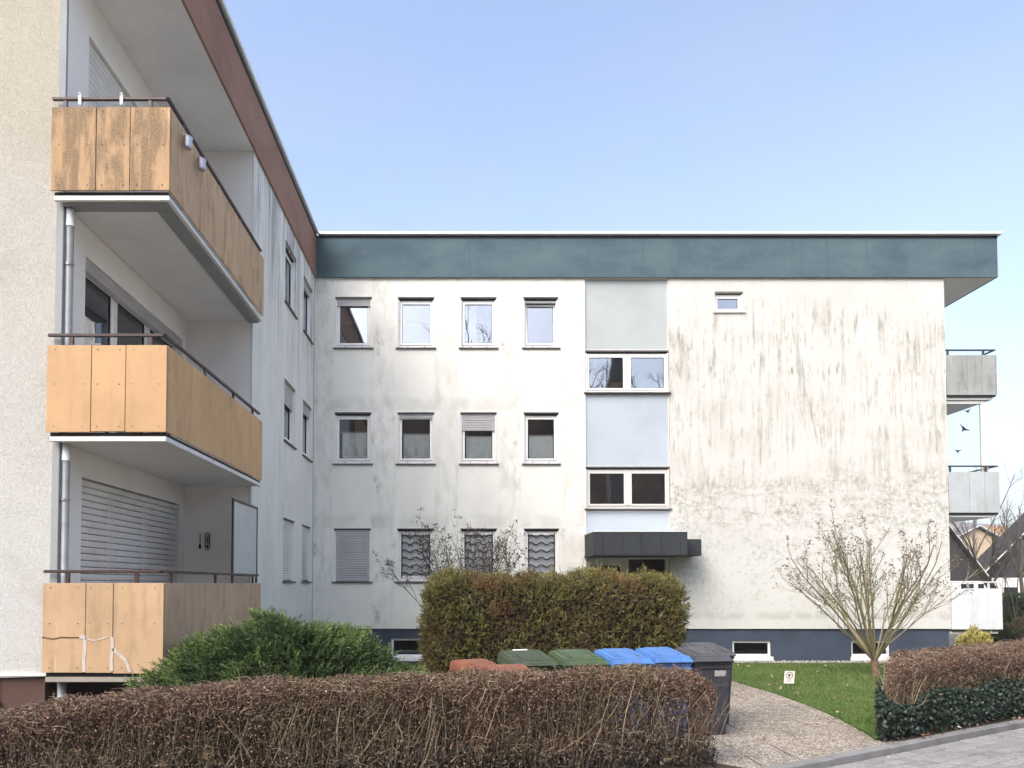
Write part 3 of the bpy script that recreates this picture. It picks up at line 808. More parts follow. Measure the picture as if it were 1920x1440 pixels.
# ------------------------------------------------------------------ ground, path, road, kerb, lawn
def gmat(name, stops, s1=1.5, s2=25, bump=.5, bs=40, rough=.95):
    g = G(name, rough, .2); p = g.pos()
    f = g.math('ADD', g.mul(g.noise(p, s1, 5, .6), .6), g.mul(g.noise(p, s2, 4, .65), .4))
    g.col(g.ramp(f, stops)); g.bump(g.noise(p, bs, 5, .7), bump, .02); return g.m
MT['soil'] = gmat('soil', [(.35, (.030,.022,.015)), (.5, (.060,.043,.028)), (.65, (.095,.07,.045))])
MT['field'] = gmat('ground_earth', [(.35, (.11,.10,.075)), (.5, (.17,.155,.125)), (.66, (.24,.22,.185))], .6, 12)
MT['lawn'] = gmat('lawn_turf', [(.35, (.040,.072,.016)), (.5, (.072,.122,.026)), (.66, (.115,.165,.045))], .9, 30)
MT['grass'] = mat_leaf('grass_blade', [(0, (.042,.085,.014)), (.5, (.085,.150,.028)), (.85, (.135,.205,.045)), (1, (.26,.26,.11))], .6, [(.48, .64, (.17,.165,.06), .75)], 1.6)
def mat_slab():
    g = G('exposed_aggregate', .9, .25); p = g.pos()
    c = g.voro(p, 52, 'Color'); v = g.sep(c)[0]
    k = g.ramp(v, [(.0, (.13,.10,.075)), (.35, (.27,.225,.18)), (.7, (.42,.37,.31)), (1, (.64,.58,.51))])
    d = g.voro(p, 52, 'Distance')
    k = g.mix(g.mul(g.step(d, .45, .75), .7), k, (.15,.13,.11))
    k = g.mix(g.mul(g.step(g.noise(p, 1.3, 5, .65), .5, .72), .5), k, (.15,.14,.105))
    k = g.mix(1.0, k, g.ramp(g.rnd(), [(0, (.84,.85,.84)), (1, (1.0,.99,.97))]), 'MULTIPLY')
    g.col(k); g.bump(g.math('SUBTRACT', 1.0, d), .6, .006); return g.m
MT['slab'] = mat_slab()
def mat_paver():
    g = G('concrete_paver', .85, .3); p = g.pos()
    k = g.ramp(g.noise(p, 30, 5, .7), [(.3, (.205,.197,.188)), (.55, (.285,.275,.262)), (.8, (.35,.34,.325))])
    k = g.mix(1.0, k, g.ramp(g.rnd(), [(0, (.80,.80,.82)), (1, (1.05,1.04,1.02))]), 'MULTIPLY')
    k = g.mix(g.mul(g.step(g.noise(p, 1.1, 4, .6), .5, .7), .5), k, (.16,.15,.15))
    g.col(k); g.bump(g.noise(p, 140, 4, .7), .3, .004); return g.m
MT['paver'] = mat_paver()
MT['kerb'] = plain('kerb_concrete', (.24,.235,.23), .9, .16, 3.0, .3, 90, rnd=.15)
MT['joint'] = gmat('joint_sand', [(.35, (.022,.020,.016)), (.6, (.05,.044,.036))], 3, 40)

# the ground is one sheet: level around the houses, rising to a wooded slope behind the camera
gx = np.concatenate([np.linspace(-600, -70, 9), np.linspace(-60, 60, 61), np.linspace(70, 900, 12)])
gy = np.concatenate([np.linspace(-200, -70, 6), np.linspace(-64, 40, 53), np.linspace(60, 800, 12)])
XX, YY = np.meshgrid(gx, gy)
ZZ = np.full_like(XX, -.07)
np_obj('ground', np.stack([XX, YY, ZZ], -1).reshape(-1, 3),
       [(j*len(gx)+i, j*len(gx)+i+1, (j+1)*len(gx)+i+1, (j+1)*len(gx)+i) for j in range(len(gy)-1) for i in range(len(gx)-1)], MT['field'])
tag(bpy.data.objects['ground'], kind='structure')

def hill(name, xs, ys, hf, mat, rough_amp, rough_w):
    XX, YY = np.meshgrid(xs, ys)
    ZZ = hf(XX, YY)
    for a, w, ph in ((1, rough_w, 0.3), (.6, rough_w*2.3, 1.9), (.4, rough_w*4.9, 4.1)):
        ZZ = ZZ + rough_amp*a*np.sin(XX*w+ph+1.7*np.sin(YY*w*.8))*np.cos(YY*w*1.1+ph*2)
    n = len(xs)
    o = np_obj(name, np.stack([XX, YY, ZZ], -1).reshape(-1, 3), [(j*n+i, j*n+i+1, (j+1)*n+i+1, (j+1)*n+i) for j in range(len(ys)-1) for i in range(n-1)], mat, smooth=True)
    return tag(o, kind='structure')
MT['wood'] = gmat('bare_woodland', [(.36, (.040,.027,.018)), (.5, (.105,.068,.042)), (.62, (.20,.14,.085))], .35, 2.2, .9, 1.5)
sm = lambda t: np.clip(t, 0, 1)**2*(3-2*np.clip(t, 0, 1))
hill('wooded_slope', np.linspace(-90, 110, 81), np.linspace(-130, -24, 44), lambda X, Y: -1.0 + 24.5*sm((-24-Y)/36), MT['wood'], .45, .35)
MT['farhill'] = gmat('far_woodland', [(.35, (.11,.085,.075)), (.5, (.17,.135,.12)), (.65, (.23,.19,.16))], .012, .09, .6, .05)
hill('far_hill', np.linspace(-590, 890, 90), np.linspace(300, 780, 26), lambda X, Y: -3 + (58 + 7*np.sin(X*.006+1))*sm((Y-300)/360), MT['farhill'], 1.8, .02)

KERB = np.array([(1.2,6.85),(2.2,7.36),(3.1,7.84),(4.81,8.86),(5.97,9.58),(7.67,10.59),(10.5,12.25),(16,15.5),(30,23.8)])
def along(P, n):
    d = np.concatenate([[0], np.cumsum(np.hypot(*np.diff(P, axis=0).T))]); t = np.linspace(0, d[-1], n)
    return np.stack([np.interp(t, d, P[:,0]), np.interp(t, d, P[:,1])], -1)
KF = along(KERB, 200)
KN = np.gradient(KF, axis=0); KN = np.stack([KN[:,1], -KN[:,0]], -1); KN /= np.linalg.norm(KN, axis=1)[:,None]     # towards the road
# soil bed under hedges
mb = MB(); mb.slabpoly([(-9,5.9),(-6.2,5.9),(1.2,6.75),(2.9,7.72),(2.2,8.35),(-2,7.9),(-9,7.4)], -.2, .004); mb.build('planting_bed', MT['soil'], kind='structure')
soil_r = [tuple(p) for p in KF[27:120:4]] + [(17.5,17.9),(9.5,13.2),(7.2,12.1),(5.6,10.4),(4.95,9.3)]
mb = MB(); mb.slabpoly(soil_r, -.2, .012); mb.build('planting_bed', MT['soil'], kind='structure')
# path of square aggregate slabs
pb = MB(); pb.slabpoly([(-1.5,7.95),(2.2,7.3),(3.2,7.85),(5.8,9.4),(5.6,18.1),(2.9,18.1),(2.9,11.6),(-1.5,11.6)], -.12, -.012)
path = pb.build('path', MT['joint'], kind='structure')
sm_ = MB(); sm_.cbox(-.240, .240, -.240, .240, -.05, 0, .007); slab_me = sm_.mesh('slab', MT['slab'])
def kerb_side(x, y):     # > 0 on the garden side of the kerb
    i = int(np.argmin((KF[:,0]-x)**2 + (KF[:,1]-y)**2)); return -float(np.dot(np.array([x,y]) - KF[i], KN[i]))
nsl = 0
for i in range(15):
    for j in range(23):
        x, y = -1.25 + i*.5 + (.02), 7.1 + j*.5
        x2 = x + .03*math.sin(y)
        if y > 11.4 and x < 2.95: continue
        if x > 5.75 or y < 7.4 or (x < 1.8 and y < 8.2): continue
        ks = kerb_side(x, y)
        if ks < -.3: continue
        if ks < .37:           # slab cut to the line of the kerb
            i0 = int(np.argmin((KF[:,0]-x)**2 + (KF[:,1]-y)**2)); nk = -KN[i0]; pk = KF[i0] + nk*.02
            sq = [np.array(q) for q in ((x2-.246,y-.246),(x2+.246,y-.246),(x2+.246,y+.246),(x2-.246,y+.246))]; out = []
            for q, q2 in zip(sq, sq[1:]+sq[:1]):
                a, b = float(np.dot(q-pk, nk)), float(np.dot(q2-pk, nk))
                if a >= 0: out.append(tuple(q))
                if (a >= 0) != (b >= 0): out.append(tuple(q + (q2-q)*(a/(a-b))))
            if len(out) > 2:
                q = MB(); q.slabpoly(out, -.05, random.uniform(-.003,.002)); q.build('slab', MT['slab'], path)
            continue
        o = inst('slab', slab_me, path, (x2, y, random.uniform(-.004, .004)), (random.uniform(-.006,.006), random.uniform(-.006,.006), random.uniform(-.01,.01)))
        nsl += 1
# road of small concrete pavers laid along the kerb
rb = MB(); rb.slabpoly([tuple(p) for p in KF[::4]] + [(40,14),(40,-10),(-12,-10),(-12,-2)], -.25, -.083)
road = rb.build('road', MT['joint'], kind='structure')
pv = MB(); pv.cbox(-.0935, .0935, -.0745, .0745, -.06, 0, .007); pav_me = pv.mesh('paver', MT['paver'])
seg = np.hypot(*np.diff(KF, axis=0).T); arc = np.concatenate([[0], np.cumsum(seg)])
cells = []
for r in range(38):
    for c in range(-20, 160):
        s = c*.2 + (.1 if r % 2 else 0); off = .225 + r*.163
        if s < 0 or s > 26: continue
        x = np.interp(s, arc, KF[:,0]) + np.interp(s, arc, KN[:,0])*off; y = np.interp(s, arc, KF[:,1]) + np.interp(s, arc, KN[:,1])*off
        if x > 20 or y < 2: continue
        cells.append((x, y, math.atan2(np.interp(s, arc, KN[:,0]), -np.interp(s, arc, KN[:,1]))))
def seen(x, y):
    d = y; px = 868 + 1443*x/d; py = 1094 + 1443*1.93/d
    return px < 1960 and py < 1475 and px > 1380
near = sorted([c for c in cells if seen(c[0], c[1])], key=lambda c: c[1])
part, rest = near[:300], set(cells) - set(near[:300])
for (x, y, a) in part:
    inst('paver', pav_me, road, (x, y, -.06 + random.uniform(-.003,.003)), (random.uniform(-.012,.012), random.uniform(-.012,.012), a + random.uniform(-.012,.012)))
rest = np.array(sorted(rest))
bv = np.array([v.co[:] for v in pav_me.vertices]); bf = [tuple(p.vertices) for p in pav_me.polygons if len(p.vertices) == 4]
ca, sa = np.cos(rest[:,2]), np.sin(rest[:,2])
V = np.empty((len(rest), len(bv), 3))
V[:,:,0] = rest[:,0,None] + bv[None,:,0]*ca[:,None] - bv[None,:,1]*sa[:,None]
V[:,:,1] = rest[:,1,None] + bv[None,:,0]*sa[:,None] + bv[None,:,1]*ca[:,None]
V[:,:,2] = -.06 + bv[None,:,2]
Fc = (np.array(bf)[None] + (np.arange(len(rest))*len(bv))[:,None,None]).reshape(-1, 4)
tag(np_obj('paving', V.reshape(-1,3), Fc, MT['paver'], road), kind='stuff')
# kerb stones
kr = empty('kerb', (3.1, 7.84, 0), kind='structure')
s = 0.0; k = 0
while s < 24:
    i0, i1 = s+.004, s+.996
    pts = []
    for t in (i0, i1):
        x, y = np.interp(t, arc, KF[:,0]), np.interp(t, arc, KF[:,1]); nx, ny = np.interp(t, arc, KN[:,0]), np.interp(t, arc, KN[:,1])
        pts += [((x+nx*.012, y+ny*.012), (x+nx*.135, y+ny*.135))]
    (a0, a1), (b0, b1) = pts
    zt = .018 + random.uniform(-.004, .004); c = .014
    mid = lambda p, q, t: (p[0]+(q[0]-p[0])*t, p[1]+(q[1]-p[1])*t)
    a0i, a1i, b0i, b1i = mid(a0,a1,.1), mid(a0,a1,.88), mid(b0,b1,.1), mid(b0,b1,.88)
    q = MB(); q.add([(*a0,-.2),(*a1,-.2),(*b1,-.2),(*b0,-.2),(*a0,zt-c),(*a1,zt-c),(*b1,zt-c),(*b0,zt-c),(*a0i,zt),(*a1i,zt),(*b1i,zt),(*b0i,zt)],
        [(0,1,2,3),(0,1,5,4),(1,2,6,5),(2,3,7,6),(3,0,4,7),(4,5,9,8),(5,6,10,9),(6,7,11,10),(7,4,8,11),(8,9,10,11)])
    q.build('kerb_stone', MT['kerb'], kr); s += 1.0
# lawn
edge = [(5.02,17.75),(5.08,16),(5.12,14.6),(5.24,13.2),(5.25,12),(5.14,10.6),(4.98,9.6),(4.86,9.12)]
lawn_poly = edge + [(5.5,9.75),(7.4,11.4),(9.8,13.2),(14,16.2),(16,17.75)]
mb = MB(); mb.slabpoly(lawn_poly, -.2, .022); mb.build('lawn', MT['lawn'], kind='structure')
mb = MB(); mb.slabpoly([(-3.4,17.75),(2.7,17.75),(2.7,11.9),(-3.2,11.9)], -.2, .02); mb.build('lawn', MT['lawn'], kind='structure')
mb = MB(); mb.slabpoly([(5.0,17.76),(11.6,17.76),(11.6,18.24),(5.0,18.24)], -.2, .01); mb.build('gravel_strip', MT['joint'], kind='structure')
def in_poly(x, y, poly):
    c = np.zeros(len(x), bool); P = np.array(poly); j = len(P)-1
    for i in range(len(P)):
        xi, yi = P[i]; xj, yj = P[j]
        c ^= ((yi > y) != (yj > y)) & (x < (xj-xi)*(y-yi)/(yj-yi+1e-12) + xi); j = i
    return c

# ------------------------------------------------------------------ leaf, twig and spray meshes
def unit(v): return v/np.maximum(np.linalg.norm(v, axis=-1, keepdims=True), 1e-9)
def rdir(n, up=0.0):
    v = RNG.normal(size=(n, 3)); v[:,2] += up; return unit(v)
def leaf_mesh(name, pos, d, L, W, rnd, mat, parent=None, fold=.15, mid=.45):
    n = len(pos); d = unit(d); s = unit(np.cross(d, rdir(n))); nn = np.cross(d, s)
    L = np.broadcast_to(L, (n,))[:,None]; W = np.broadcast_to(W, (n,))[:,None]
    V = np.stack([pos, pos + d*L*mid + s*W/2 + nn*W*fold, pos + d*L, pos + d*L*mid - s*W/2 + nn*W*fold], 1).reshape(-1, 3)
    return np_obj(name, V, np.arange(4*n).reshape(n, 4), mat, parent, attrs={'rnd': np.repeat(rnd, 4)})
def tube_mesh(name, P, Rd, mat, parent=None, rnd=None, sides=3):
    M, K, _ = P.shape
    t = unit(np.gradient(P, axis=1)); ref = np.broadcast_to(np.array([.31,.77,.55]), t.shape)
    a = unit(np.cross(t, ref)); b = np.cross(t, a)
    w = np.arange(sides)*2*np.pi/sides
    V = P[:,:,None,:] + Rd[:,:,None,None]*(a[:,:,None,:]*np.cos(w)[None,None,:,None] + b[:,:,None,:]*np.sin(w)[None,None,:,None])
    m, k, j = np.meshgrid(np.arange(M), np.arange(K-1), np.arange(sides), indexing='ij'); j2 = (j+1) % sides
    base = m*K*sides
    F = np.stack([base+k*sides+j, base+k*sides+j2, base+(k+1)*sides+j2, base+(k+1)*sides+j], -1).reshape(-1, 4)
    r = RNG.random(M) if rnd is None else rnd
    return np_obj(name, V.reshape(-1,3), F, mat, parent, smooth=True, attrs={'rnd': np.repeat(r, K*sides)})
def wander(start, d, L, K, jit, up=0.0):
    """polylines from start along d with drifting direction"""
    n = len(start); P = np.empty((n, K, 3)); P[:,0] = start; d = unit(d); st = (np.broadcast_to(L, (n,))/(K-1))[:,None]
    for k in range(1, K):
        d = unit(d + RNG.normal(size=(n,3))*jit + np.array([0,0,up])); P[:,k] = P[:,k-1] + d*st
    return P
def taper(r0, r1, K): return r0[:,None] + (r1-r0)[:,None]*np.linspace(0, 1, K)[None]
def sprays(pos, d, L, nl, lw, ll, rnd0, flat=.25):
    """feathery shoots: leaflets along both sides of an axis"""
    n = len(pos); d = unit(d); s = unit(np.cross(d, rdir(n))); L = np.broadcast_to(L, (n,))
    j = np.arange(nl); t = (j+.5)/nl; sg = np.where(j % 2, 1, -1)
    p = pos[:,None] + d[:,None]*(L[:,None]*t[None])[...,None]
    dd = d[:,None]*(.55+.5*t)[None,:,None] + s[:,None]*(sg*(1-.55*t))[None,:,None]*.8 + RNG.normal(size=(n, nl, 3))*flat
    ln = ll*(1.15-.6*t)[None]*RNG.uniform(.7, 1.3, (n, nl))*(L/np.mean(L))[:,None]
    r = np.clip(rnd0[:,None]*.65 + .35*t[None] + RNG.normal(size=(n, nl))*.09, 0, 1)
    return p.reshape(-1,3), dd.reshape(-1,3), ln.ravel(), (ln*lw).ravel(), r.ravel()
def sn(X, Y, Z, f, ph): return np.sin(X*f+ph+1.3*np.sin(Y*f*.7+ph))*np.cos(Y*f*1.1+Z*f*.9+ph*2) + .5*np.sin(Z*f*1.7+X*f*2.1+ph*3)
# ------------------------------------------------------------------ lawn grass, gravel
n = 60000
gx_, gy_ = RNG.uniform(4.8, 10.8, n), RNG.uniform(9, 17.75, n)
k = in_poly(gx_, gy_, lawn_poly); gx_, gy_ = gx_[k], gy_[k]; n = len(gx_)
gx_ = gx_ + RNG.normal(0, .055, n)*(.6 + .9*np.abs(np.sin(gy_*2.3)*np.sin(gy_*.9+1)))
d = rdir(n, 1.6); d[:,2] = np.abs(d[:,2])
tag(leaf_mesh('grass', np.stack([gx_, gy_, np.full(n, .018)], -1), d, RNG.uniform(.03, .065, n), RNG.uniform(.006,.011,n), RNG.random(n), MT['grass'], mid=.25), label='short green lawn grass in front of the streaked wall', cat='grass', kind='stuff')
n = 12000
gx_, gy_ = RNG.uniform(-3.2, 2.7, n), RNG.uniform(11.9, 17.75, n)
d = rdir(n, 1.6); d[:,2] = np.abs(d[:,2])
tag(leaf_mesh('grass', np.stack([gx_, gy_, np.full(n, .018)], -1), d, RNG.uniform(.04, .09, n), RNG.uniform(.008,.014,n), RNG.random(n), MT['grass'], mid=.25), label='strip of grass behind the juniper bush', cat='grass', kind='stuff')
MT['pebble'] = mat_leaf('pebble', [(0, (.12,.11,.10)), (.5, (.34,.32,.29)), (1, (.62,.60,.56))], .8)
n = 2600; c = np.stack([RNG.uniform(5.0, 11.5, n), RNG.uniform(17.78, 18.23, n), RNG.uniform(.012,.03,n)], -1); r = RNG.uniform(.012,.03,n)
o6 = np.array([(1,0,0),(0,1,0),(-1,0,0),(0,-1,0),(0,0,.7),(0,0,-.7)]); f8 = np.array([(0,1,4),(1,2,4),(2,3,4),(3,0,4),(1,0,5),(2,1,5),(3,2,5),(0,3,5)])
V = c[:,None] + o6[None]*r[:,None,None]*RNG.uniform(.7,1.3,(n,6,1))
tag(np_obj('gravel', V.reshape(-1,3), (f8[None]+(np.arange(n)*6)[:,None,None]).reshape(-1,3), MT['pebble'], attrs={'rnd': np.repeat(RNG.random(n),6)}), label='strip of pale pebbles along the foot of the wall', cat='gravel', kind='stuff')

# ------------------------------------------------------------------ clipped hedge of bare twigs in front
MT['twig'] = mat_leaf('hedge_twig', [(0, (.055,.040,.027)), (.45, (.185,.135,.092)), (.8, (.33,.252,.168)), (1, (.48,.39,.275))], .8, [(.5, .62, (.10,.105,.045), .55)], 1.1)
MT['deadleaf'] = mat_leaf('hedge_withered_leaf', [(0, (.036,.021,.017)), (.35, (.145,.078,.056)), (.7, (.255,.155,.112)), (.92, (.39,.275,.205)), (1, (.60,.52,.43))], .7, [(.54, .66, (.125,.115,.05), .7)], .9)
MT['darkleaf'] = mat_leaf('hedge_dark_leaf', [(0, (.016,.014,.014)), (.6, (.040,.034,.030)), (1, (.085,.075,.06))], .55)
def hedge_frame(A, B):
    A, B = np.array(A), np.array(B); t = B-A; L = np.linalg.norm(t); t /= L; return A, t, np.array([-t[1], t[0]]), L
def twig_hedge(name, label, A, B, half, topf, n_stem, n_twig, n_shoot, n_leaf, dark=None, green=0, thick=0, endcap=.25, shear=0.0):
    root = empty(name, ((A[0]+B[0])/2, (A[1]+B[1])/2, 0), label=label, cat='hedge')
    A, t, nrm, L = hedge_frame(A, B)
    def at(s, w): return A[None] + t[None]*(s+shear*w)[:,None] + nrm[None]*w[:,None]
    def top(s, w):
        p = at(s, w); e = np.clip(np.minimum(s, L-s)/endcap, 0, 1)
        return topf(p[:,0]) * (.80+.20*np.sqrt(e)) - .10*np.abs(w/half)**3 + .022*sn(p[:,0], p[:,1], 0*s, 5.0, .4)
    # upright stems
    s, w = RNG.uniform(.05, L-.05, n_stem), RNG.uniform(-.62, .62, n_stem)*half
    p0 = np.concatenate([at(s, w), np.full((n_stem,1), -.02)], 1)
    dd = np.stack([RNG.normal(size=n_stem)*.20, RNG.normal(size=n_stem)*.16, np.ones(n_stem)], -1)
    hh = top(s, w)*RNG.uniform(.75, 1.0, n_stem)
    P = wander(p0, dd, hh*1.03, 7, .13, .06); r0 = RNG.uniform(.003, .0075, n_stem)
    if thick: r0[:thick] = RNG.uniform(.010, .019, thick)
    tube_mesh('stems', P, taper(r0, r0*.45, 7), MT['twig'], root).data
    # crooked side twigs
    s = RNG.uniform(0, L, n_twig); w = half*np.sign(RNG.uniform(-1, 1, n_twig))*RNG.uniform(0, 1, n_twig)**.6
    zt = top(s, w); z = zt*(1 - RNG.uniform(0, 1, n_twig)**1.5*.95)
    q = at(s, w); hol = sn(q[:,0], q[:,1], z*1.5, 3.3, 2.1); keep = (z > zt*.74) | (hol < .25) | (RNG.random(n_twig) < .3)
    s, w, z, zt = s[keep], w[keep], z[keep], zt[keep]; n_twig = len(s)
    p0 = np.concatenate([at(s, w), z[:,None]], 1); dd = rdir(n_twig, .35); ln = RNG.uniform(.08, .26, n_twig)
    P = wander(p0, dd, ln, 5, .55, .10)
    lim = top(s, w); P[:,:,2] = np.minimum(P[:,:,2], (lim + RNG.uniform(-.03,.035,n_twig))[:,None]); P[:,:,2] = np.maximum(P[:,:,2], .0)
    off = (P[:,:,:2]-A) @ nrm; ex = np.clip(np.abs(off)-half*1.06, 0, 1)*np.sign(off); P[:,:,:2] -= ex[...,None]*nrm
    r0 = RNG.uniform(.0018, .0042, n_twig); tube_mesh('side_twigs', P, taper(r0, r0*.5, 5), MT['twig'], root)
    # short clipped shoots on top
    s, w = RNG.uniform(0, L, n_shoot), RNG.uniform(-1, 1, n_shoot)*half
    z = top(s, w) - RNG.uniform(.0, .16, n_shoot); p0 = np.concatenate([at(s, w), z[:,None]-.05], 1)
    P = wander(p0, rdir(n_shoot, 1.0), RNG.uniform(.05, .12, n_shoot), 4, .3, .1); P[:,:,2] = np.minimum(P[:,:,2], (top(s, w)+RNG.uniform(-.02,.045,n_shoot))[:,None])
    r0 = RNG.uniform(.0018, .0040, n_shoot); tube_mesh('clipped_shoots', P, taper(r0, r0*.7, 4), MT['twig'], root, rnd=np.clip(RNG.normal(.55,.25,n_shoot),0,1))
    # stray shoots that missed the last cut
    m_ = max(6, int(L*6)); s, w = RNG.uniform(.1, L-.1, m_), RNG.uniform(-.9, .9, m_)*half
    P = wander(np.concatenate([at(s, w), (top(s, w)-.12)[:,None]], 1), np.stack([RNG.normal(0,.35,m_), RNG.normal(0,.3,m_), np.ones(m_)], -1), RNG.uniform(.14, .26, m_), 5, .18); r0 = RNG.uniform(.0025,.0045,m_)
    tube_mesh('stray_shoots', P, taper(r0, r0*.5, 5), MT['twig'], root, rnd=RNG.uniform(.5,1,m_))
    # withered leaves, dense near the top and thin below
    s = RNG.uniform(0, L, n_leaf); w = half*1.03*np.sign(RNG.uniform(-1,1,n_leaf))*RNG.uniform(0,1,n_leaf)**.5
    dep = np.abs(RNG.normal(0, .15, n_leaf)); far = RNG.random(n_leaf) < .28; dep[far] = RNG.uniform(0, .8, far.sum())
    z = top(s, w) - dep; k = z > .02; s, w, z = s[k], w[k], z[k]; m = len(s)
    o = leaf_mesh('withered_leaves', np.concatenate([at(s, w), z[:,None]], 1), rdir(m, .25), RNG.uniform(.015, .036, m), RNG.uniform(.009, .019, m), np.clip(RNG.beta(1.6, 2.2, m),0,1), MT['deadleaf'], root, fold=.35); o['kind'] = 'stuff'
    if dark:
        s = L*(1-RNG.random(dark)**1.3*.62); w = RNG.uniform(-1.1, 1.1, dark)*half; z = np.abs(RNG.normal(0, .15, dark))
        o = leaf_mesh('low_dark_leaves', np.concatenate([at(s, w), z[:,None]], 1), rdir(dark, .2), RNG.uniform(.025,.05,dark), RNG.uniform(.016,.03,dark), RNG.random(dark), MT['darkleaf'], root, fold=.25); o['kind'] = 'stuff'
    for c in root.children: c['kind'] = 'stuff'
    return root
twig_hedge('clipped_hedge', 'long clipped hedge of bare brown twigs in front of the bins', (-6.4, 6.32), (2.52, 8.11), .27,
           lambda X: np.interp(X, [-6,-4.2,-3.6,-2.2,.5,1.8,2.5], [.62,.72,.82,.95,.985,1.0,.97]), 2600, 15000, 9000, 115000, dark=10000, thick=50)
twig_hedge('clipped_hedge', 'clipped brown twig hedge along the kerb with ivy climbing its foot', (5.50, 10.04), (10.2, 12.85), .42,
           lambda X: np.interp(X, [5,5.5,6.5,9], [.86,.90,.95,.95]), 700, 5000, 3500, 52000, thick=12, shear=1.69)
# the ivy on the foot of the right hedge
MT['ivy'] = mat_leaf('ivy_leaf', [(0, (.008,.014,.009)), (.5, (.020,.034,.022)), (.85, (.038,.062,.040)), (1, (.075,.105,.06))], .42, spec=.4)
A, t, nrm, L = hedge_frame((5.50, 10.04), (10.2, 12.85))
n = 24000; s = RNG.uniform(-.12, L, n); z = RNG.uniform(.02, .56, n) - .12*np.exp(-((s-.6)/.5)**2)*0
hz_ = .50 + .08*sn(s, 0*s, 0*s, 2.2, .7) - .12*np.exp(-((s-.25)/.4)**2); z = hz_*RNG.uniform(0, 1, n)**.8
w = -(.44 + .10*np.sin(z*5.2+.5) + RNG.normal(0, .045, n)); endk = RNG.random(n) < .16
s[endk] = -.06 - RNG.uniform(0, .14, endk.sum()); w[endk] = RNG.uniform(-.5, .45, endk.sum())
P = np.concatenate([A[None]+t[None]*(s+1.69*w)[:,None]+nrm[None]*w[:,None], z[:,None]], 1)
out = np.concatenate([np.tile(-nrm, (n,1)), np.zeros((n,1))], 1); out[endk] = [*(-t), 0]
iv = leaf_mesh('ivy', P, unit(out*.45 + rdir(n)*.8 + np.array([0,0,-.55])), RNG.uniform(.028,.058,n), RNG.uniform(.026,.048,n), RNG.random(n)**1.3, MT['ivy'], fold=.1, mid=.35)
tag(iv, label='dark green ivy covering the foot of the kerbside hedge', cat='ivy', kind='stuff')
# long pale dry stems at the near end of that hedge
n = 26; p0 = np.stack([RNG.uniform(5.2,5.55,n), RNG.uniform(9.40,9.8,n), RNG.uniform(.0,.12,n)], -1)
P = wander(p0, np.stack([RNG.normal(0,.12,n), RNG.normal(0,.1,n), np.ones(n)], -1), RNG.uniform(.5,.85,n), 7, .12); r0 = RNG.uniform(.004,.007,n)
MT['straw'] = mat_leaf('dry_stem', [(0, (.22,.17,.10)), (1, (.42,.35,.22))], .8)
tag(tube_mesh('dry_stems', P, taper(r0, r0*.5, 7), MT['straw']), label='tuft of pale dry stems at the near end of the kerbside hedge', cat='stems', kind='stuff')

# ------------------------------------------------------------------ juniper
MT['juniper'] = mat_leaf('juniper_needles', [(0, (.012,.026,.010)), (.4, (.048,.085,.026)), (.7, (.115,.165,.046)), (.92, (.20,.26,.078)), (1, (.29,.34,.11))], .6, [(.56, .68, (.09,.115,.03), .5)], 2.4)
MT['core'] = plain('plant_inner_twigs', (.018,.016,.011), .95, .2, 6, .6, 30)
jr = empty('juniper_bush', (-2.05, 8.75, 0), label='spreading dark green juniper bush beside the lowest balcony', cat='bush')
def jun_h(x, y):
    dx = x + 2.0; rx = np.where(dx < 0, 2.05, 1.90); r = np.sqrt((dx/rx)**2 + ((y-8.85)/1.1)**2)
    h = 1.28*np.clip(1-r**2.3, 0, 1)**.9 + .06*sn(x, y, 0*x, 3.1, .9)*np.clip(1.1-r, 0, 1)
    return np.maximum(h, 0), r
N = 18000
x, y = RNG.uniform(-4.0, -.15, N), RNG.uniform(7.65, 10.0, N); h, r = jun_h(x, y); k = r < 1.02; x, y, h, r = x[k], y[k], h[k], r[k]; N = len(x)
e = .05; gx1 = (jun_h(x+e, y)[0]-jun_h(x-e, y)[0])/(2*e); gy1 = (jun_h(x, y+e)[0]-jun_h(x, y-e)[0])/(2*e)
nr = unit(np.stack([-gx1, -gy1, np.ones(N)], -1))
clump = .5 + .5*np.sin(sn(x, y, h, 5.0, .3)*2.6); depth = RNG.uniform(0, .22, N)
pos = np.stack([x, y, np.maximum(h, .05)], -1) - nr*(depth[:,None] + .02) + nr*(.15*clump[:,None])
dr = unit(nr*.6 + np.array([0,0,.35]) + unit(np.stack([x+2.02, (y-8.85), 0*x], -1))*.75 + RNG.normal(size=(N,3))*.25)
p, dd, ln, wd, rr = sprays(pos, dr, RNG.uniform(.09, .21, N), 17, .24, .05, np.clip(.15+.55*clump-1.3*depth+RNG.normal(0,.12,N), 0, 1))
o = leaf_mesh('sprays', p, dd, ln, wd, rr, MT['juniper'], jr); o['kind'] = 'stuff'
xs, ys = np.linspace(-3.95, -.2, 40), np.linspace(7.7, 9.95, 28); XX, YY = np.meshgrid(xs, ys); HH = np.maximum(jun_h(XX, YY)[0] - .16, -.1)
np_obj('inner_twigs', np.stack([XX,YY,HH],-1).reshape(-1,3), [(j*40+i, j*40+i+1, (j+1)*40+i+1, (j+1)*40+i) for j in range(27) for i in range(39)], MT['core'], jr, smooth=True)
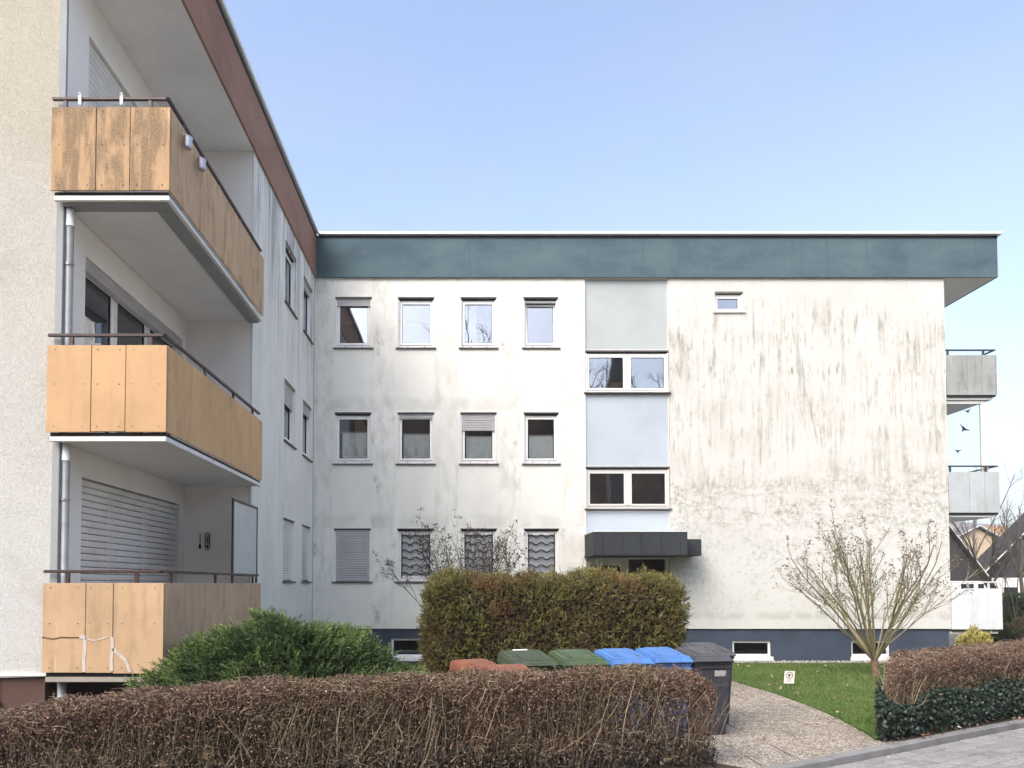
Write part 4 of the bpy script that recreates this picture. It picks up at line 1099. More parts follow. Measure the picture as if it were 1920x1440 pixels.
# long feathery tips at the right foot
N = 420; x, y = RNG.uniform(-1.3, -.15, N), RNG.uniform(8.4, 9.4, N); pos = np.stack([x, y, RNG.uniform(.25,.75,N)*(1-np.clip((x+1.3)/1.5,0,1))+.15], -1)
p, dd, ln, wd, rr = sprays(pos, np.stack([RNG.uniform(.4,1.1,N), RNG.normal(0,.3,N), RNG.uniform(.4,.9,N)],-1), RNG.uniform(.2,.36,N), 20, .15, .05, RNG.uniform(.3,.9,N))
o = leaf_mesh('foot_sprays', p, dd, ln, wd, rr, MT['juniper'], jr); o['kind'] = 'stuff'

# ------------------------------------------------------------------ thuja hedge behind the bins
MT['thuja'] = mat_leaf('thuja_scales', [(0, (.035,.037,.012)), (.35, (.125,.118,.034)), (.7, (.24,.218,.068)), (1, (.38,.33,.13))], .65,
    [(.49, .62, (.15,.085,.042), .75), (.62, .70, (.27,.135,.06), .75)], 1.05)
tr = empty('thuja_hedge', (1.35, 12.3, 0), label='tall rounded thuja hedge with rusty brown patches behind the bins', cat='hedge')
hx0, hx1, hy0, hy1, hz = -.66, 3.50, 11.75, 12.95, 2.0
def thuja_pts(n):
    P = np.empty((n,3)); Nn = np.empty((n,3)); u = RNG.random(n); a, b = RNG.random(n), RNG.random(n)
    f = u < .62; tp = (u >= .62) & (u < .80); le = (u >= .80) & (u < .88); ri = (u >= .88) & (u < .97); bk = u >= .97
    P[f] = np.stack([hx0+(hx1-hx0)*a[f], np.full(f.sum(), hy0), hz*b[f]], -1); Nn[f] = (0,-1,0)
    P[tp] = np.stack([hx0+(hx1-hx0)*a[tp], hy0+(hy1-hy0)*b[tp], np.full(tp.sum(), hz)], -1); Nn[tp] = (0,0,1)
    P[le] = np.stack([np.full(le.sum(), hx0), hy0+(hy1-hy0)*a[le], hz*b[le]], -1); Nn[le] = (-1,0,0)
    P[ri] = np.stack([np.full(ri.sum(), hx1), hy0+(hy1-hy0)*a[ri], hz*b[ri]], -1); Nn[ri] = (1,0,0)
    P[bk] = np.stack([hx0+(hx1-hx0)*a[bk], np.full(bk.sum(), hy1), hz*b[bk]], -1); Nn[bk] = (0,1,0)
    return thuja_round(P, Nn)
def thuja_round(P, Nn):
    c = np.array([(hx0+hx1)/2, (hy0+hy1)/2, 0.95]); hf = np.array([(hx1-hx0)/2, (hy1-hy0)/2, hz-.95])
    q = (P-c)/hf; q[:,2] = np.maximum(q[:,2], 0)              # round only the upper edges and the ends
    rr = np.array([.55/hf[0], .40/hf[1], .42/hf[2]])
    inner = np.clip(q, -(1-rr), 1-rr); dv = (q-inner)/rr; l = np.linalg.norm(dv, axis=1, keepdims=True); dv = np.where(l > 1e-6, dv/np.maximum(l,1e-6), Nn)
    q2 = inner + dv*rr*np.minimum(l, 1); P2 = P.copy(); P2[:,0:2] = (c+q2*hf)[:,0:2]; up = P[:,2] > .95; P2[up,2] = (c+q2*hf)[up,2]
    N2 = unit(dv/hf*hf.min())
    w = .05*sn(P2[:,0], P2[:,1], P2[:,2], 2.6, .2) + .03*sn(P2[:,0], P2[:,1], P2[:,2], 6.5, 1.2)
    lean = (P2[:,2]-1.0)*.03
    P2 = P2 + N2*w[:,None]; P2[:,1] += lean; return P2, N2
N = 19000; P, Nn = thuja_pts(N)
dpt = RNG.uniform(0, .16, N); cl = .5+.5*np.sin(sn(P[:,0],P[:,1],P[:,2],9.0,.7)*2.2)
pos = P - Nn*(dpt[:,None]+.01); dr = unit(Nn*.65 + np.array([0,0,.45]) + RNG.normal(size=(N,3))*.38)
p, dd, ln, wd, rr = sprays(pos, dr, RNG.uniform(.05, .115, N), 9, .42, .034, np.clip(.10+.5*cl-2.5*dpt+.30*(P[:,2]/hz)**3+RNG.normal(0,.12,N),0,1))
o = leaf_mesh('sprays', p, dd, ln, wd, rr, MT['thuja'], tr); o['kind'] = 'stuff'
k = RNG.integers(0, N, 420); p, dd, ln, wd, rr = sprays(P[k], unit(Nn[k]*.5 + np.array([0,0,.7]) + RNG.normal(size=(420,3))*.3), RNG.uniform(.12, .20, 420), 15, .36, .034, RNG.uniform(.4,.95,420))
o = leaf_mesh('stray_sprays', p, dd, ln, wd, rr, MT['thuja'], tr); o['kind'] = 'stuff'
def thuja_core(a0, da, db, na, nb, nrm_, base):
    A_, B_ = np.meshgrid(np.linspace(0, 1, na), np.linspace(0, 1, nb)); P = np.array(a0) + A_.reshape(-1,1)*np.array(da) + B_.reshape(-1,1)*np.array(db)
    Q, N2 = thuja_round(P.astype(float), np.tile(np.array(nrm_, float), (na*nb, 1)))
    return Q - N2*.12, [(base+j*na+i, base+j*na+i+1, base+(j+1)*na+i+1, base+(j+1)*na+i) for j in range(nb-1) for i in range(na-1)]
VV, FF = [], []; nv = 0
lx, ly = hx1-hx0, hy1-hy0
for a0, da, db, na, nb, nn in (((hx0,hy0,0),(lx,0,0),(0,0,hz),50,24,(0,-1,0)), ((hx0,hy0,hz),(lx,0,0),(0,ly,0),50,16,(0,0,1)), ((hx0,hy0,0),(0,ly,0),(0,0,hz),16,24,(-1,0,0)), ((hx1,hy0,0),(0,ly,0),(0,0,hz),16,24,(1,0,0)), ((hx0,hy1,0),(lx,0,0),(0,0,hz),50,24,(0,1,0))):
    q, f = thuja_core(a0, da, db, na, nb, nn, nv); VV.append(q); FF += f; nv += len(q)
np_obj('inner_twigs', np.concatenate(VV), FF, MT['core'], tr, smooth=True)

# ------------------------------------------------------------------ bare shrubs and trees
def grow(base, stems, lev, K=7):
    """stems: list of (dir, length, radius); lev: list of (children, length ratio, angle, radius ratio, first t). Returns list of (P, R) per level"""
    out = []; P = []; Rr = []
    P = np.concatenate([wander(np.array([base], float), np.array([d]), np.array([L]), K, .085, .035) for d, L, r in stems]); Rr = np.array([r for d, L, r in stems])
    Ls = np.array([L for d, L, r in stems]); out.append((P, taper(Rr, Rr*.35, K)))
    for (nc, lr, ang, rr, t0) in lev:
        Pn, dn, Ln, Rn = [], [], [], []
        for i in range(len(P)):
            m = max(1, int(round(nc*RNG.uniform(.7, 1.3))))
            for t in np.sort(RNG.uniform(t0, 1.0, m)):
                f = t*(K-1); a = min(int(f), K-2); q = P[i,a] + (P[i,a+1]-P[i,a])*(f-a); ax = unit(P[i,a+1]-P[i,a])
                s = unit(np.cross(ax, rdir(1)[0])); an = R(ang)*RNG.uniform(.6, 1.35)
                Pn.append(q); dn.append(ax*math.cos(an) + s*math.sin(an)); Ln.append(Ls[i]*lr*RNG.uniform(.6, 1.25)*(1.15-.5*t)); Rn.append(Rr[i]*rr*(1-.5*t)*RNG.uniform(.8,1.2))
        if not Pn: break
        P = wander(np.array(Pn), np.array(dn), np.array(Ln), K, .10, .05); Rr = np.maximum(np.array(Rn), .0016); Ls = np.array(Ln)
        out.append((P, taper(Rr, Rr*.4, K)))
    return out
MT['bark_green'] = mat_leaf('bark_mossy', [(0, (.12,.105,.055)), (.5, (.235,.205,.112)), (1, (.34,.30,.18))], .85)
MT['bark_red'] = plain('bark_reddish', (.17,.105,.065), .9, .15, 9, .5, 60)
MT['bark_dark'] = mat_leaf('bark_dark', [(0, (.030,.024,.018)), (1, (.085,.07,.052))], .9)
MT['bark_grey'] = mat_leaf('bark_grey', [(0, (.075,.066,.055)), (1, (.17,.15,.125))], .9)
MT['buds'] = mat_leaf('seed_clusters', [(0, (.050,.038,.030)), (.6, (.125,.095,.073)), (1, (.24,.19,.145))], .8)
def shrub(name, label, base, stems, lev, mat, budmat, trunk=None, bud=.03, cat='shrub', nb=5):
    root = empty(name, base, label=label, cat=cat)
    lv = grow(base, stems, lev)
    Ps = np.concatenate([a for a, b in lv]); Rs = np.concatenate([b for a, b in lv])
    o = tube_mesh('branches', Ps, Rs, MT[mat], root, sides=5 if len(Ps) < 2500 else 4)
    if trunk:
        mb = MB(); mb.tube(trunk[0], trunk[1], 10); mb.build('trunk', MT[trunk[2]], root, smooth=True)
    tips = np.concatenate([a[:,-1] for a, b in lv[1:]])
    tips = tips[RNG.random(len(tips)) < .8]; n = len(tips)*nb
    if budmat:
        c = np.repeat(tips, nb, axis=0) + RNG.normal(size=(n,3))*bud*.55
        o = leaf_mesh('seed_clusters', c, rdir(n, .3), RNG.uniform(.6,1.2,n)*bud, RNG.uniform(.4,.8,n)*bud, RNG.random(n), MT[budmat], root, fold=.3); o['kind'] = 'stuff'
    return root
def fan(n, amax, L0, L1, r0, r1, ysq=.8):
    o = []
    for i in range(n):
        a = R(amax)*math.sqrt((i+.5)/n); f = i*2.39996 + RNG.uniform(-.3,.3)
        d = np.array([math.sin(a)*math.cos(f), math.sin(a)*math.sin(f)*ysq, math.cos(a)])
        o.append((d, RNG.uniform(L0, L1)*(1-.10*math.sin(a)), RNG.uniform(r0, r1)))
    return o
shrub('bare_shrub', 'wide vase-shaped bare shrub with dark seed heads standing on the lawn', (8.15, 15.3, .30),
      fan(22, 48, 2.35, 2.95, .015, .033), [(7, .36, 27, .5, .28), (4, .42, 30, .6, .25)], 'bark_green', 'buds',
      trunk=([(8.17,15.3,-.05),(8.16,15.3,.12),(8.15,15.3,.26),(8.15,15.3,.42)], [.085,.068,.08,.05], 'bark_red'), bud=.042)
shrub('bare_shrub', 'thin bare shrub with dark seed heads between the thuja hedge and the grille windows', (.15, 15.2, 0),
      fan(20, 34, 2.5, 3.1, .011, .018), [(7, .34, 30, .6, .40), (4, .42, 32, .65, .25)], 'bark_grey', 'buds', bud=.050)
def bare_tree(name, label, base, H, spread, nst, mat, r, lev=None, trunk_h=.28):
    root = empty(name, base, label=label, cat='tree')
    b = np.array(base, float); tp = b + np.array([RNG.normal(0,.02)*H, RNG.normal(0,.02)*H, H*trunk_h])
    lv = grow(tp, fan(nst, spread, H*.55, H*.75, r*.45, r*.7, 1.0), lev or [(6, .42, 30, .5, .25), (4, .45, 34, .55, .2), (3, .5, 36, .6, .2)], 6)
    Ps = np.concatenate([a for a, c in lv]); Rs = np.concatenate([c for a, c in lv])
    tube_mesh('crown', Ps, Rs, MT[mat], root)
    mb = MB(); mb.tube([tuple(b-np.array([0,0,.2])), tuple(b*.5+tp*.5), tuple(tp)], [r*1.25, r, r*.85], 9); mb.build('trunk', MT['bark_tr'], root, smooth=True)
    return root
MT['bark_tr'] = plain('bark_trunk', (.06,.05,.04), .9, .15, 6, .5, 30)
bare_tree('bare_tree', 'dark bare tree in front of the slate roofs below the middle balcony', (25.0, 36.5, -.05), 4.5, 34, 6, 'bark_dark', .10, trunk_h=.36)
bare_tree('bare_tree', 'pale bare tree at the picture edge beside the roofs', (29.9, 41.0, -.05), 6.2, 30, 6, 'bark_grey', .10, trunk_h=.36)
bare_tree('bare_tree', 'slender bare young tree over the kerbside hedge at the picture edge', (16.6, 23.2, -.05), 3.6, 38, 6, 'bark_grey', .045, trunk_h=.16)
bare_tree('bare_tree', 'tall bare tree whose crown shows through the glazed balcony screen', (34.4, 52, -.05), 8.8, 24, 5, 'bark_grey', .10, trunk_h=.42)
# trees behind the camera that the upper windows mirror
bare_tree('bare_tree', 'bare tree mirrored in the third top floor window', (1.7, -40, 9.0), 20.5, 28, 6, 'bark_dark', .26)
bare_tree('bare_tree', 'bare tree mirrored in the stair window, beside the mirrored tower', (10.4, -39, 8.5), 16.5, 34, 6, 'bark_dark', .24)
bare_tree('bare_tree', 'bare tree mirrored at the edge of the upper stair window', (20.6, -41, 9.0), 17, 34, 6, 'bark_dark', .24)

# ------------------------------------------------------------------ small shrubs at the right edge
def mound(name, label, c, rad, hgt, n, mat, ll, spray=.12, cat='shrub', nl=7, lw=.5):
    root = empty(name, (c[0], c[1], 0), label=label, cat=cat)
    v = rdir(n); v[:,2] = np.abs(v[:,2]); k = 1 + .12*sn(v[:,0]*3, v[:,1]*3, v[:,2]*3, 2.0, c[0])
    P = np.stack([c[0]+v[:,0]*rad[0]*k, c[1]+v[:,1]*rad[1]*k, np.abs(v[:,2])**.7*hgt*k], -1) - v*RNG.uniform(0,.12,n)[:,None]
    p, dd, ln, wd, rr = sprays(P, v*.6+np.array([0,0,.4])+RNG.normal(size=(n,3))*.3, RNG.uniform(.7,1.3,n)*spray, nl, lw, ll, np.clip(RNG.normal(.5,.2,n),0,1))
    o = leaf_mesh('foliage', p, dd, ln, wd, rr, MT[mat], root); o['kind'] = 'stuff'
    mb = MB(); m = 12
    for rr_, zz in (): pass
    prof = [(1,0),(.97,.35),(.8,.65),(.5,.85),(.12,.93)]
    pts = []; F = []
    for r_, z_ in prof:
        for j in range(m): w = 2*math.pi*j/m; pts.append((c[0]+rad[0]*.82*r_*math.cos(w), c[1]+rad[1]*.82*r_*math.sin(w), hgt*.85*z_-.02))
    for i in range(len(prof)-1):
        for j in range(m): F.append((i*m+j, i*m+(j+1)%m, (i+1)*m+(j+1)%m, (i+1)*m+j))
    F.append(tuple((len(prof)-1)*m+j for j in range(m)))
    mb.add(pts, F, convex=False); mb.build('inner_twigs', MT['core'], root)
    return root
MT['yellowleaf'] = mat_leaf('variegated_leaf', [(0, (.20,.17,.04)), (.5, (.42,.36,.10)), (1, (.62,.55,.22))], .6)
MT['darkgreen'] = mat_leaf('evergreen_leaf', [(0, (.010,.014,.007)), (.5, (.026,.034,.014)), (1, (.055,.065,.025))], .6)
MT['hedgegreen'] = mat_leaf('clipped_green_leaf', [(0, (.012,.022,.008)), (.5, (.030,.055,.014)), (1, (.065,.10,.03))], .6)
MT['brownbush'] = mat_leaf('dry_bush_leaf', [(0, (.030,.024,.012)), (.5, (.075,.060,.030)), (1, (.14,.11,.06))], .7)
mound('variegated_shrub', 'yellow variegated shrub at the building corner under the white balcony', (11.82, 17.85), (.36,.3), .70, 800, 'yellowleaf', .06)
mound('evergreen_shrub', 'dark evergreen shrub right of the yellow shrub', (14.0, 20.4), (.62,.6), .78, 1100, 'darkgreen', .055)
mound('dry_shrub', 'brownish dry shrub behind the kerbside hedge at the picture edge', (15.5, 21.0), (.95,.7), .82, 1500, 'brownbush', .05)
mound('dry_shrub', 'low brownish shrub farther along the kerbside hedge', (17.4, 22.0), (1.1,.7), .85, 1500, 'brownbush', .05)
# dark green clipped hedge in front of the houses
root = empty('garden_hedge', (25.5, 31, 0), label='dark green clipped garden hedge in front of the white house', cat='hedge')
n = 9000; a, b = RNG.random(n), RNG.random(n); tp = RNG.random(n) < .25
P = np.stack([20.6+9.8*a, np.where(tp, 30.6+.9*b, 30.6), np.where(tp, 1.36, .1+1.26*b)], -1) + RNG.normal(size=(n,3))*.03
p, dd, ln, wd, rr = sprays(P, np.where(tp[:,None], np.array([0,-.2,1.]), np.array([0,-1.,.3])) + RNG.normal(size=(n,3))*.35, .1, 5, .5, .06, RNG.random(n)*.8+np.where(tp,.3,0))
o = leaf_mesh('foliage', p, dd, ln, wd, np.clip(rr,0,1), MT['hedgegreen'], root); o['kind'] = 'stuff'
mb = MB(); mb.cbox(20.66, 30.3, 30.66, 31.4, 0, 1.28, .05); mb.build('inner_twigs', MT['core'], root)
# ------------------------------------------------------------------ wheelie bins
def bin_mat(name, c, rough=.5):
    g = G(name, rough, .4); p = g.obj()
    f = g.noise(p, 3.0, 6, .65)
    k = g.ramp(f, [(.3, tuple(v*.72 for v in c)), (.55, c), (.8, tuple(min(1, v*1.18+.02) for v in c))])
    k = g.mix(g.mul(g.step(g.noise(g.scale(p, (1,1,.3)), 6, 6, .72), .44, .66), .60), k, tuple(.45*v+.05 for v in c))
    k = g.mix(g.mul(g.step(g.noise(p, 14, 6, .75), .56, .70), .5), k, (.13,.12,.10))
    g.col(k); g.rough(g.math('ADD', rough-.1, g.mul(g.noise(p, 9, 4), .3))); g.bump(g.noise(p, 120, 3), .12, .003); return g.m
MT['b_orange'] = bin_mat('bin_plastic_terracotta', (.235,.085,.046))
MT['b_green'] = bin_mat('bin_plastic_green', (.058,.098,.042))
MT['b_green_d'] = bin_mat('bin_plastic_green_dirty', (.048,.068,.038), .6)
MT['b_blue'] = bin_mat('bin_plastic_blue', (.08,.205,.50), .45)
MT['b_black'] = bin_mat('bin_plastic_charcoal', (.038,.040,.050))
MT['b_black_lid'] = bin_mat('bin_plastic_charcoal_faded', (.075,.078,.085))
MT['rubber'] = plain('rubber', (.016,.016,.017), .7, .1, 8)
MT['paper'] = plain('paper_white', (.72,.70,.66), .8, .06, 9)

def quadbox(mb, lo, hi):
    """frustum from rectangle lo=(x0,x1,y0,y1,z) to hi"""
    a = [(lo[0],lo[2],lo[4]),(lo[1],lo[2],lo[4]),(lo[1],lo[3],lo[4]),(lo[0],lo[3],lo[4])]; b = [(hi[0],hi[2],hi[4]),(hi[1],hi[2],hi[4]),(hi[1],hi[3],hi[4]),(hi[0],hi[3],hi[4])]
    mb.add(a+b, [(0,1,2,3),(4,5,6,7),(0,1,5,4),(1,2,6,5),(2,3,7,6),(3,0,4,7)])
def wheelie_bin(label, loc, rz, mb_, ml, s=(1,1,1), extra=None):
    """front face at y = 0 in its own frame, hinge at the back"""
    root = empty('wheelie_bin', loc, rz, label=label, cat='bin', group='bins standing in a row'); root.scale = s
    W = lambda n, m, f, smooth=False: adopt(f.build(n, m, None, smooth=smooth), root, False)
    b = MB(); quadbox(b, (-.185,.185,.055,.43,.0), (-.225,.225,.012,.50,.80)); quadbox(b, (-.225,.225,.012,.50,.801), (-.238,.238,.0,.52,.90))
    body = W('body', MT[mb_], b)
    r = MB(); r.cbox(-.246,.246,-.012,.53,.862,.895,.008); r.cbox(-.244,.244,-.010,.528,.815,.835,.006); rim = W('rim', MT[mb_], r)
    # ribbed sides
    g = MB()
    for x in (-.10, .10): quadbox(g, (x-.02,x+.02,.046,.06,.08), (x-.02,x+.02,.006,.03,.78))
    W('front_rib', MT[mb_], g)
    # lid: skirt, sloping top, raised centre, front lip
    l = MB()
    def slope(y): return .945 + (y+.02)*.14
    def wedge(x0, x1, y0, y1, z0, dz, ins):
        l.add([(x0,y0,z0),(x1,y0,z0),(x1,y1,z0),(x0,y1,z0),(x0+ins,y0+ins,slope(y0)+dz),(x1-ins,y0+ins,slope(y0)+dz),(x1-ins,y1-ins,slope(y1)+dz),(x0+ins,y1-ins,slope(y1)+dz)],
              [(0,1,2,3),(4,5,6,7),(0,1,5,4),(1,2,6,5),(2,3,7,6),(3,0,4,7)])
    wedge(-.255,.255,-.035,.545,.897,-.012,.012)
    wedge(-.243,.243,-.018,.535,.925,.012,.022)
    wedge(-.185,.185,.085,.50,.935,.028,.022); wedge(-.235,.235,.005,.04,.93,.022,.008); wedge(-.14,-.12,.10,.48,.94,.036,.004); wedge(.12,.14,.10,.48,.94,.036,.004)
    l.cbox(-.245,.245,-.055,-.02,.898,.922,.008)
    lid = W('lid', MT[ml], l)
    h = MB()
    for x in (-.17, .17): h.tube([(x-.045,.56,1.005),(x+.045,.56,1.005)], .022, 10); h.cbox(x-.012,x+.012,.50,.565,.93,1.01,.004)
    h.tube([(-.20,.585,.965),(.20,.585,.965)], .015, 10)
    W('hinge_handle', MT[ml], h)
    c = MB()
    for x in (-.21, .21): c.cbox(x-.012, x+.012, .02, .04, .962, .972, .003)
    W('lid_clip', MT['rubber'], c)
    for x in (-.215, .215):
        w = MB(); w.tube([(x-.022,.46,.10),(x+.022,.46,.10)], .10, 16); wh = W('wheel', MT['rubber'], w)
        q = MB(); q.tube([(x-.025,.46,.10),(x+.025,.46,.10)], .045, 12); adopt(q.build('hub', MT[mb_]), wh, False)
    a = MB(); a.tube([(-.21,.46,.10),(.21,.46,.10)], .012, 8); W('axle', MT['zinc'], a)
    if extra: extra(W)
    return root
def paper_on_lid(W):
    m = MB(); m.add([(-.12,.40,1.0435),(.06,.41,1.045),(.05,.47,1.0533),(-.11,.46,1.0519)], [(0,1,2,3)], convex=False); W('paper_sheet', MT['paper'], m)
yw = R(13)
wheelie_bin('terracotta bin turned aside, at the hedge end of the row', (.30, 8.90, 0), R(26), 'b_orange', 'b_orange', (1.0,.98,.90))
wheelie_bin('terracotta bin pushed closest behind the clipped hedge', (.56, 8.27, 0), R(9), 'b_orange', 'b_orange', (1.0,.95,.90))
wheelie_bin('dirty green bin with a white paper sheet on its lid', (.83, 8.90, 0), yw, 'b_green', 'b_green_d', (1.12,1.08,1.0), paper_on_lid)
wheelie_bin('clean green bin between the dirty green bin and a blue one', (1.43, 8.98, 0), yw, 'b_green', 'b_green', (1.08,1.05,1.0))
wheelie_bin('blue bin next to the clean green bin', (2.00, 9.10, 0), yw, 'b_blue', 'b_blue', (1.02,1.05,1.0))
wheelie_bin('blue bin next to the charcoal bins', (2.53, 9.30, 0), yw*.9, 'b_blue', 'b_blue', (1.0,1.0,1.0))
def sticker(W):
    m = MB(); m.add([(.02,.004,.72),(.17,.004,.72),(.17,-.0035,.79),(.02,-.0035,.79)], [(0,1,2,3)], convex=False); W('worn_sticker', plain('sticker_grey', (.42,.42,.42), .7, .35, 30), m)
wheelie_bin('charcoal bin standing in front at the path end of the row', (3.05, 9.42, 0), yw*.8, 'b_black', 'b_black_lid', (1,1,1), sticker)
wheelie_bin('charcoal bin half hidden behind the other charcoal bin', (3.33, 10.12, 0), yw*.8, 'b_black', 'b_black_lid', (1,1,1.0))

# ------------------------------------------------------------------ sign on the lawn
sg = empty('lawn_sign', (5.80, 13.75, .02), R(-6), label='small white sign with a ringed dog symbol on the lawn', cat='sign')
SGT = lambda u, v, z: (u + (z-.12)*.10, v, z)
def sgp(n, m, f): return adopt(f.build(n, m), sg, False)
mb = MB(SGT); mb.cbox(-.088, .088, -.004, .004, .055, .275, .002); sgp('plate', plain('sign_white', (.78,.76,.70), .5, .04, 6), mb)
mb = MB(SGT); mb.box(-.008, .008, .004, .010, -.1, .2); sgp('stake', MT['zinc'], mb)
mb = MB(SGT)
for k in range(24):
    a, b = 2*math.pi*k/24, 2*math.pi*(k+1)/24; c = (0, .20)
    p = [(c[0]+r*math.cos(t), c[1]+r*math.sin(t)) for r, t in ((.062,a),(.062,b),(.050,b),(.050,a))]
    mb.prism(p, -.0062, -.0042)
sgp('ring', plain('sign_brown_red', (.20,.08,.07), .5, .05, 6), mb)
dog = [(-.030,.205),(-.022,.222),(.000,.225),(.022,.216),(.034,.220),(.036,.206),(.020,.203),(.006,.200),(.002,.186),(.014,.176),(.020,.168),(-.002,.168),(-.018,.180)]
mb = MB(SGT); mb.prism(dog, -.0064, -.0042); sgp('dog_symbol', plain('sign_brown', (.06,.035,.03), .5, .05, 6), mb)
mb = MB(SGT)
for x0, x1, z in ((-.05,-.018,.112),(-.014,.012,.112),(.018,.045,.110),(-.03,-.004,.084),(.002,.018,.084)):
    mb.box(x0, x1, -.006, -.0042, z, z+.011)
sgp('print_line', plain('sign_grey', (.22,.21,.20), .6, .05, 6), mb)

# ------------------------------------------------------------------ small things on the balconies
def hanging_tin(label, y, z):
    r = empty('hanging_tin', (OX+.075, y, z), label=label, cat='tin pot')
    m = MB(); m.lathe([(.0,0),(.046,0),(.050,.015),(.052,.125),(.056,.13),(.056,.138),(.048,.138),(.046,.02),(0,.018)], 18); adopt(m.build('pot', MT['tin'], smooth=False), r, False)
    m = MB(); m.tube([(-.055,0,.11),(-.062,0,.22),(-.09,0,.27),(-.13,0,.27),(-.14,0,.24)], .005, 6); adopt(m.build('hook', MT['tin']), r, False)
MT['tin'] = plain('galvanised_tin', (.50,.50,.51), .35, .12, 14, metallic=.9)
hanging_tin('shiny tin pot hanging from the top balcony rail nearest its corner', 9.02, 7.04)
hanging_tin('shiny tin pot hanging farther along the top balcony rail', 9.50, 7.04)
def rail_hook(label, x):
    r = empty('rail_hook', (x, BN+.05, 7.475), label=label, cat='hook')
    m = MB(); m.tube([(-.03,.02,.07),(0,0,.05),(.01,-.03,.0),(.01,-.035,-.09),(.012,.03,-.10),(.012,.03,-.02)], .006, 6); adopt(m.build('bracket', MT['pipewhite']), r, False)
    m = MB(); m.cbox(-.006, .032, -.045, -.032, -.11, .0, .003); adopt(m.build('clamp', MT['pipewhite']), r, False)
rail_hook('white clamp hook on the top balcony rail near the wall', -4.43)
rail_hook('white clamp hook on the middle of the top balcony rail', -3.95)
# iron wall ornaments on the end wall of the lowest loggia
r = empty('wall_ornament', (-4.37, EY-.02, 2.42), label='slim black iron ladle shape hung on the loggia end wall', cat='ornament')
m = MB(); m.tube([(0,0,.26),(0,0,.08)], .007, 6); adopt(m.build('shaft', MT['bars']), r, False)
m = MB(); m.prism([(.022*math.cos(t)*(1 if math.sin(t) < 0 else .75), .05+.045*math.sin(t)) for t in np.linspace(0, 2*math.pi, 15)[:-1]], -.008, .004); adopt(m.build('bowl', MT['bars']), r, False)
r = empty('wall_ornament', (-4.245, EY-.02, 2.40), label='black iron oval frame with a keyhole figure on the loggia end wall', cat='ornament')
m = MB(); pts = [(.036*math.cos(t), 0, .15 + (.105 if math.sin(t) > 0 else -.105) + .036*math.sin(t)) for t in np.linspace(0, 2*math.pi, 25)]
m.tube(pts, .0075, 6, cap=False); adopt(m.build('oval_frame', MT['bars']), r, False)
m = MB(); m.prism([(.02*math.cos(t), .065+.028*math.sin(t)) for t in np.linspace(0, 2*math.pi, 13)[:-1]], -.006, .004); m.prism([(-.012,.10),(-.004,.10),(.006,.16),(.016,.22),(.012,.27),(.0,.25),(-.006,.18)], -.007, .003)
m.prism([(.016,.10),(.026,.12),(.022,.2),(.018,.2)], -.0065, .002); adopt(m.build('figure', MT['bars']), r, False)

# ------------------------------------------------------------------ curtains and blinds behind the panes
def cloth(T, u0, u1, z0, z1, v, amp, waves, nu=60):
    mb = MB(T); n0 = len(mb.v); pts = []; F = []
    for i in range(nu+1):
        t = i/nu; u = u0 + (u1-u0)*t; vv = v + amp*math.sin(t*waves*2*math.pi) + amp*.4*math.sin(t*waves*5.1+1)
        for z in (z0, (z0+z1)/2, z1): pts.append((u, vv*(1 if z < z1 else 1), z))
    for i in range(nu):
        for j in range(2): F.append((i*3+j, (i+1)*3+j, (i+1)*3+j+1, i*3+j+1))
    mb.add(pts, F, convex=False); return mb
def cat_shape(cx, z, s):
    return [(cx+x*s, z+y*s) for x, y in ((-.30,0),(.30,0),(.34,.35),(.22,.75),(.14,.95),(.22,1.15),(.20,1.42),(.10,1.28),(-.10,1.28),(-.20,1.42),(-.22,1.15),(-.14,.95),(-.22,.75),(-.34,.35))]
c, d = ROWS[1]
names = ['lace half curtain with cat figures in the second floor window nearest the inner corner', 'lace half curtain with cat figures in the second window of the middle row',
         'plain lace half curtain below the half closed shutter', 'plain lace half curtain in the middle row window next to the stair strip']
hts = [.62, .58, .52, .54]
for k, (a, b) in enumerate(COLS):
    o = cloth(TF, a+.13+(.03 if k == 0 else 0), b-.11, c+.16, c+.16+hts[k]*.98, .15, .004, 9).build('lace_curtain', MT['lace'], label=names[k], cat='curtain', group='lace curtains of the middle row')
    if k < 2:
        for q in (-.18, .05, .28) if k == 0 else (-.24, .0, .24):
            m = MB(TF); m.prism(cat_shape((a+b)/2+q, 0, .13), 0, 0.002); m.v = []; m.f = []
            P2 = cat_shape((a+b)/2+q, c+.22, .15)
            m = MB(); m.prism(P2, D+.138, D+.141); m.build('cat_motif', MT['drape'], o)
    m = MB(TF); m.tube([(a+.10,.155,c+.17+hts[k]),(b-.08,.155,c+.17+hts[k])], .008, 6); m.build('curtain_rod', MT['drape'], o)
c, d = ROWS[2]
for k, lab in ((1, 'pale blind behind the grille window half hidden by the bare shrub'), (2, 'pale blind behind the middle grille window'), (3, 'pale blind behind the grille window next to the entrance')):
    a, b = COLS[k]; mb = MB(TF); mb.box(a+.09, b-.09, .125, .13, c+.1, d-.06); mb.build('window_blind', MT['blind'], label=lab, cat='blind', group='blinds behind the grilles')
c, d = ROWS[0]; a, b = COLS[2]
cloth(TF, a+.13, a+.38, c+.1, d-.08, .24, .02, 3).build('curtain', MT['drape'], label='white side curtain in the third top floor window', cat='curtain')
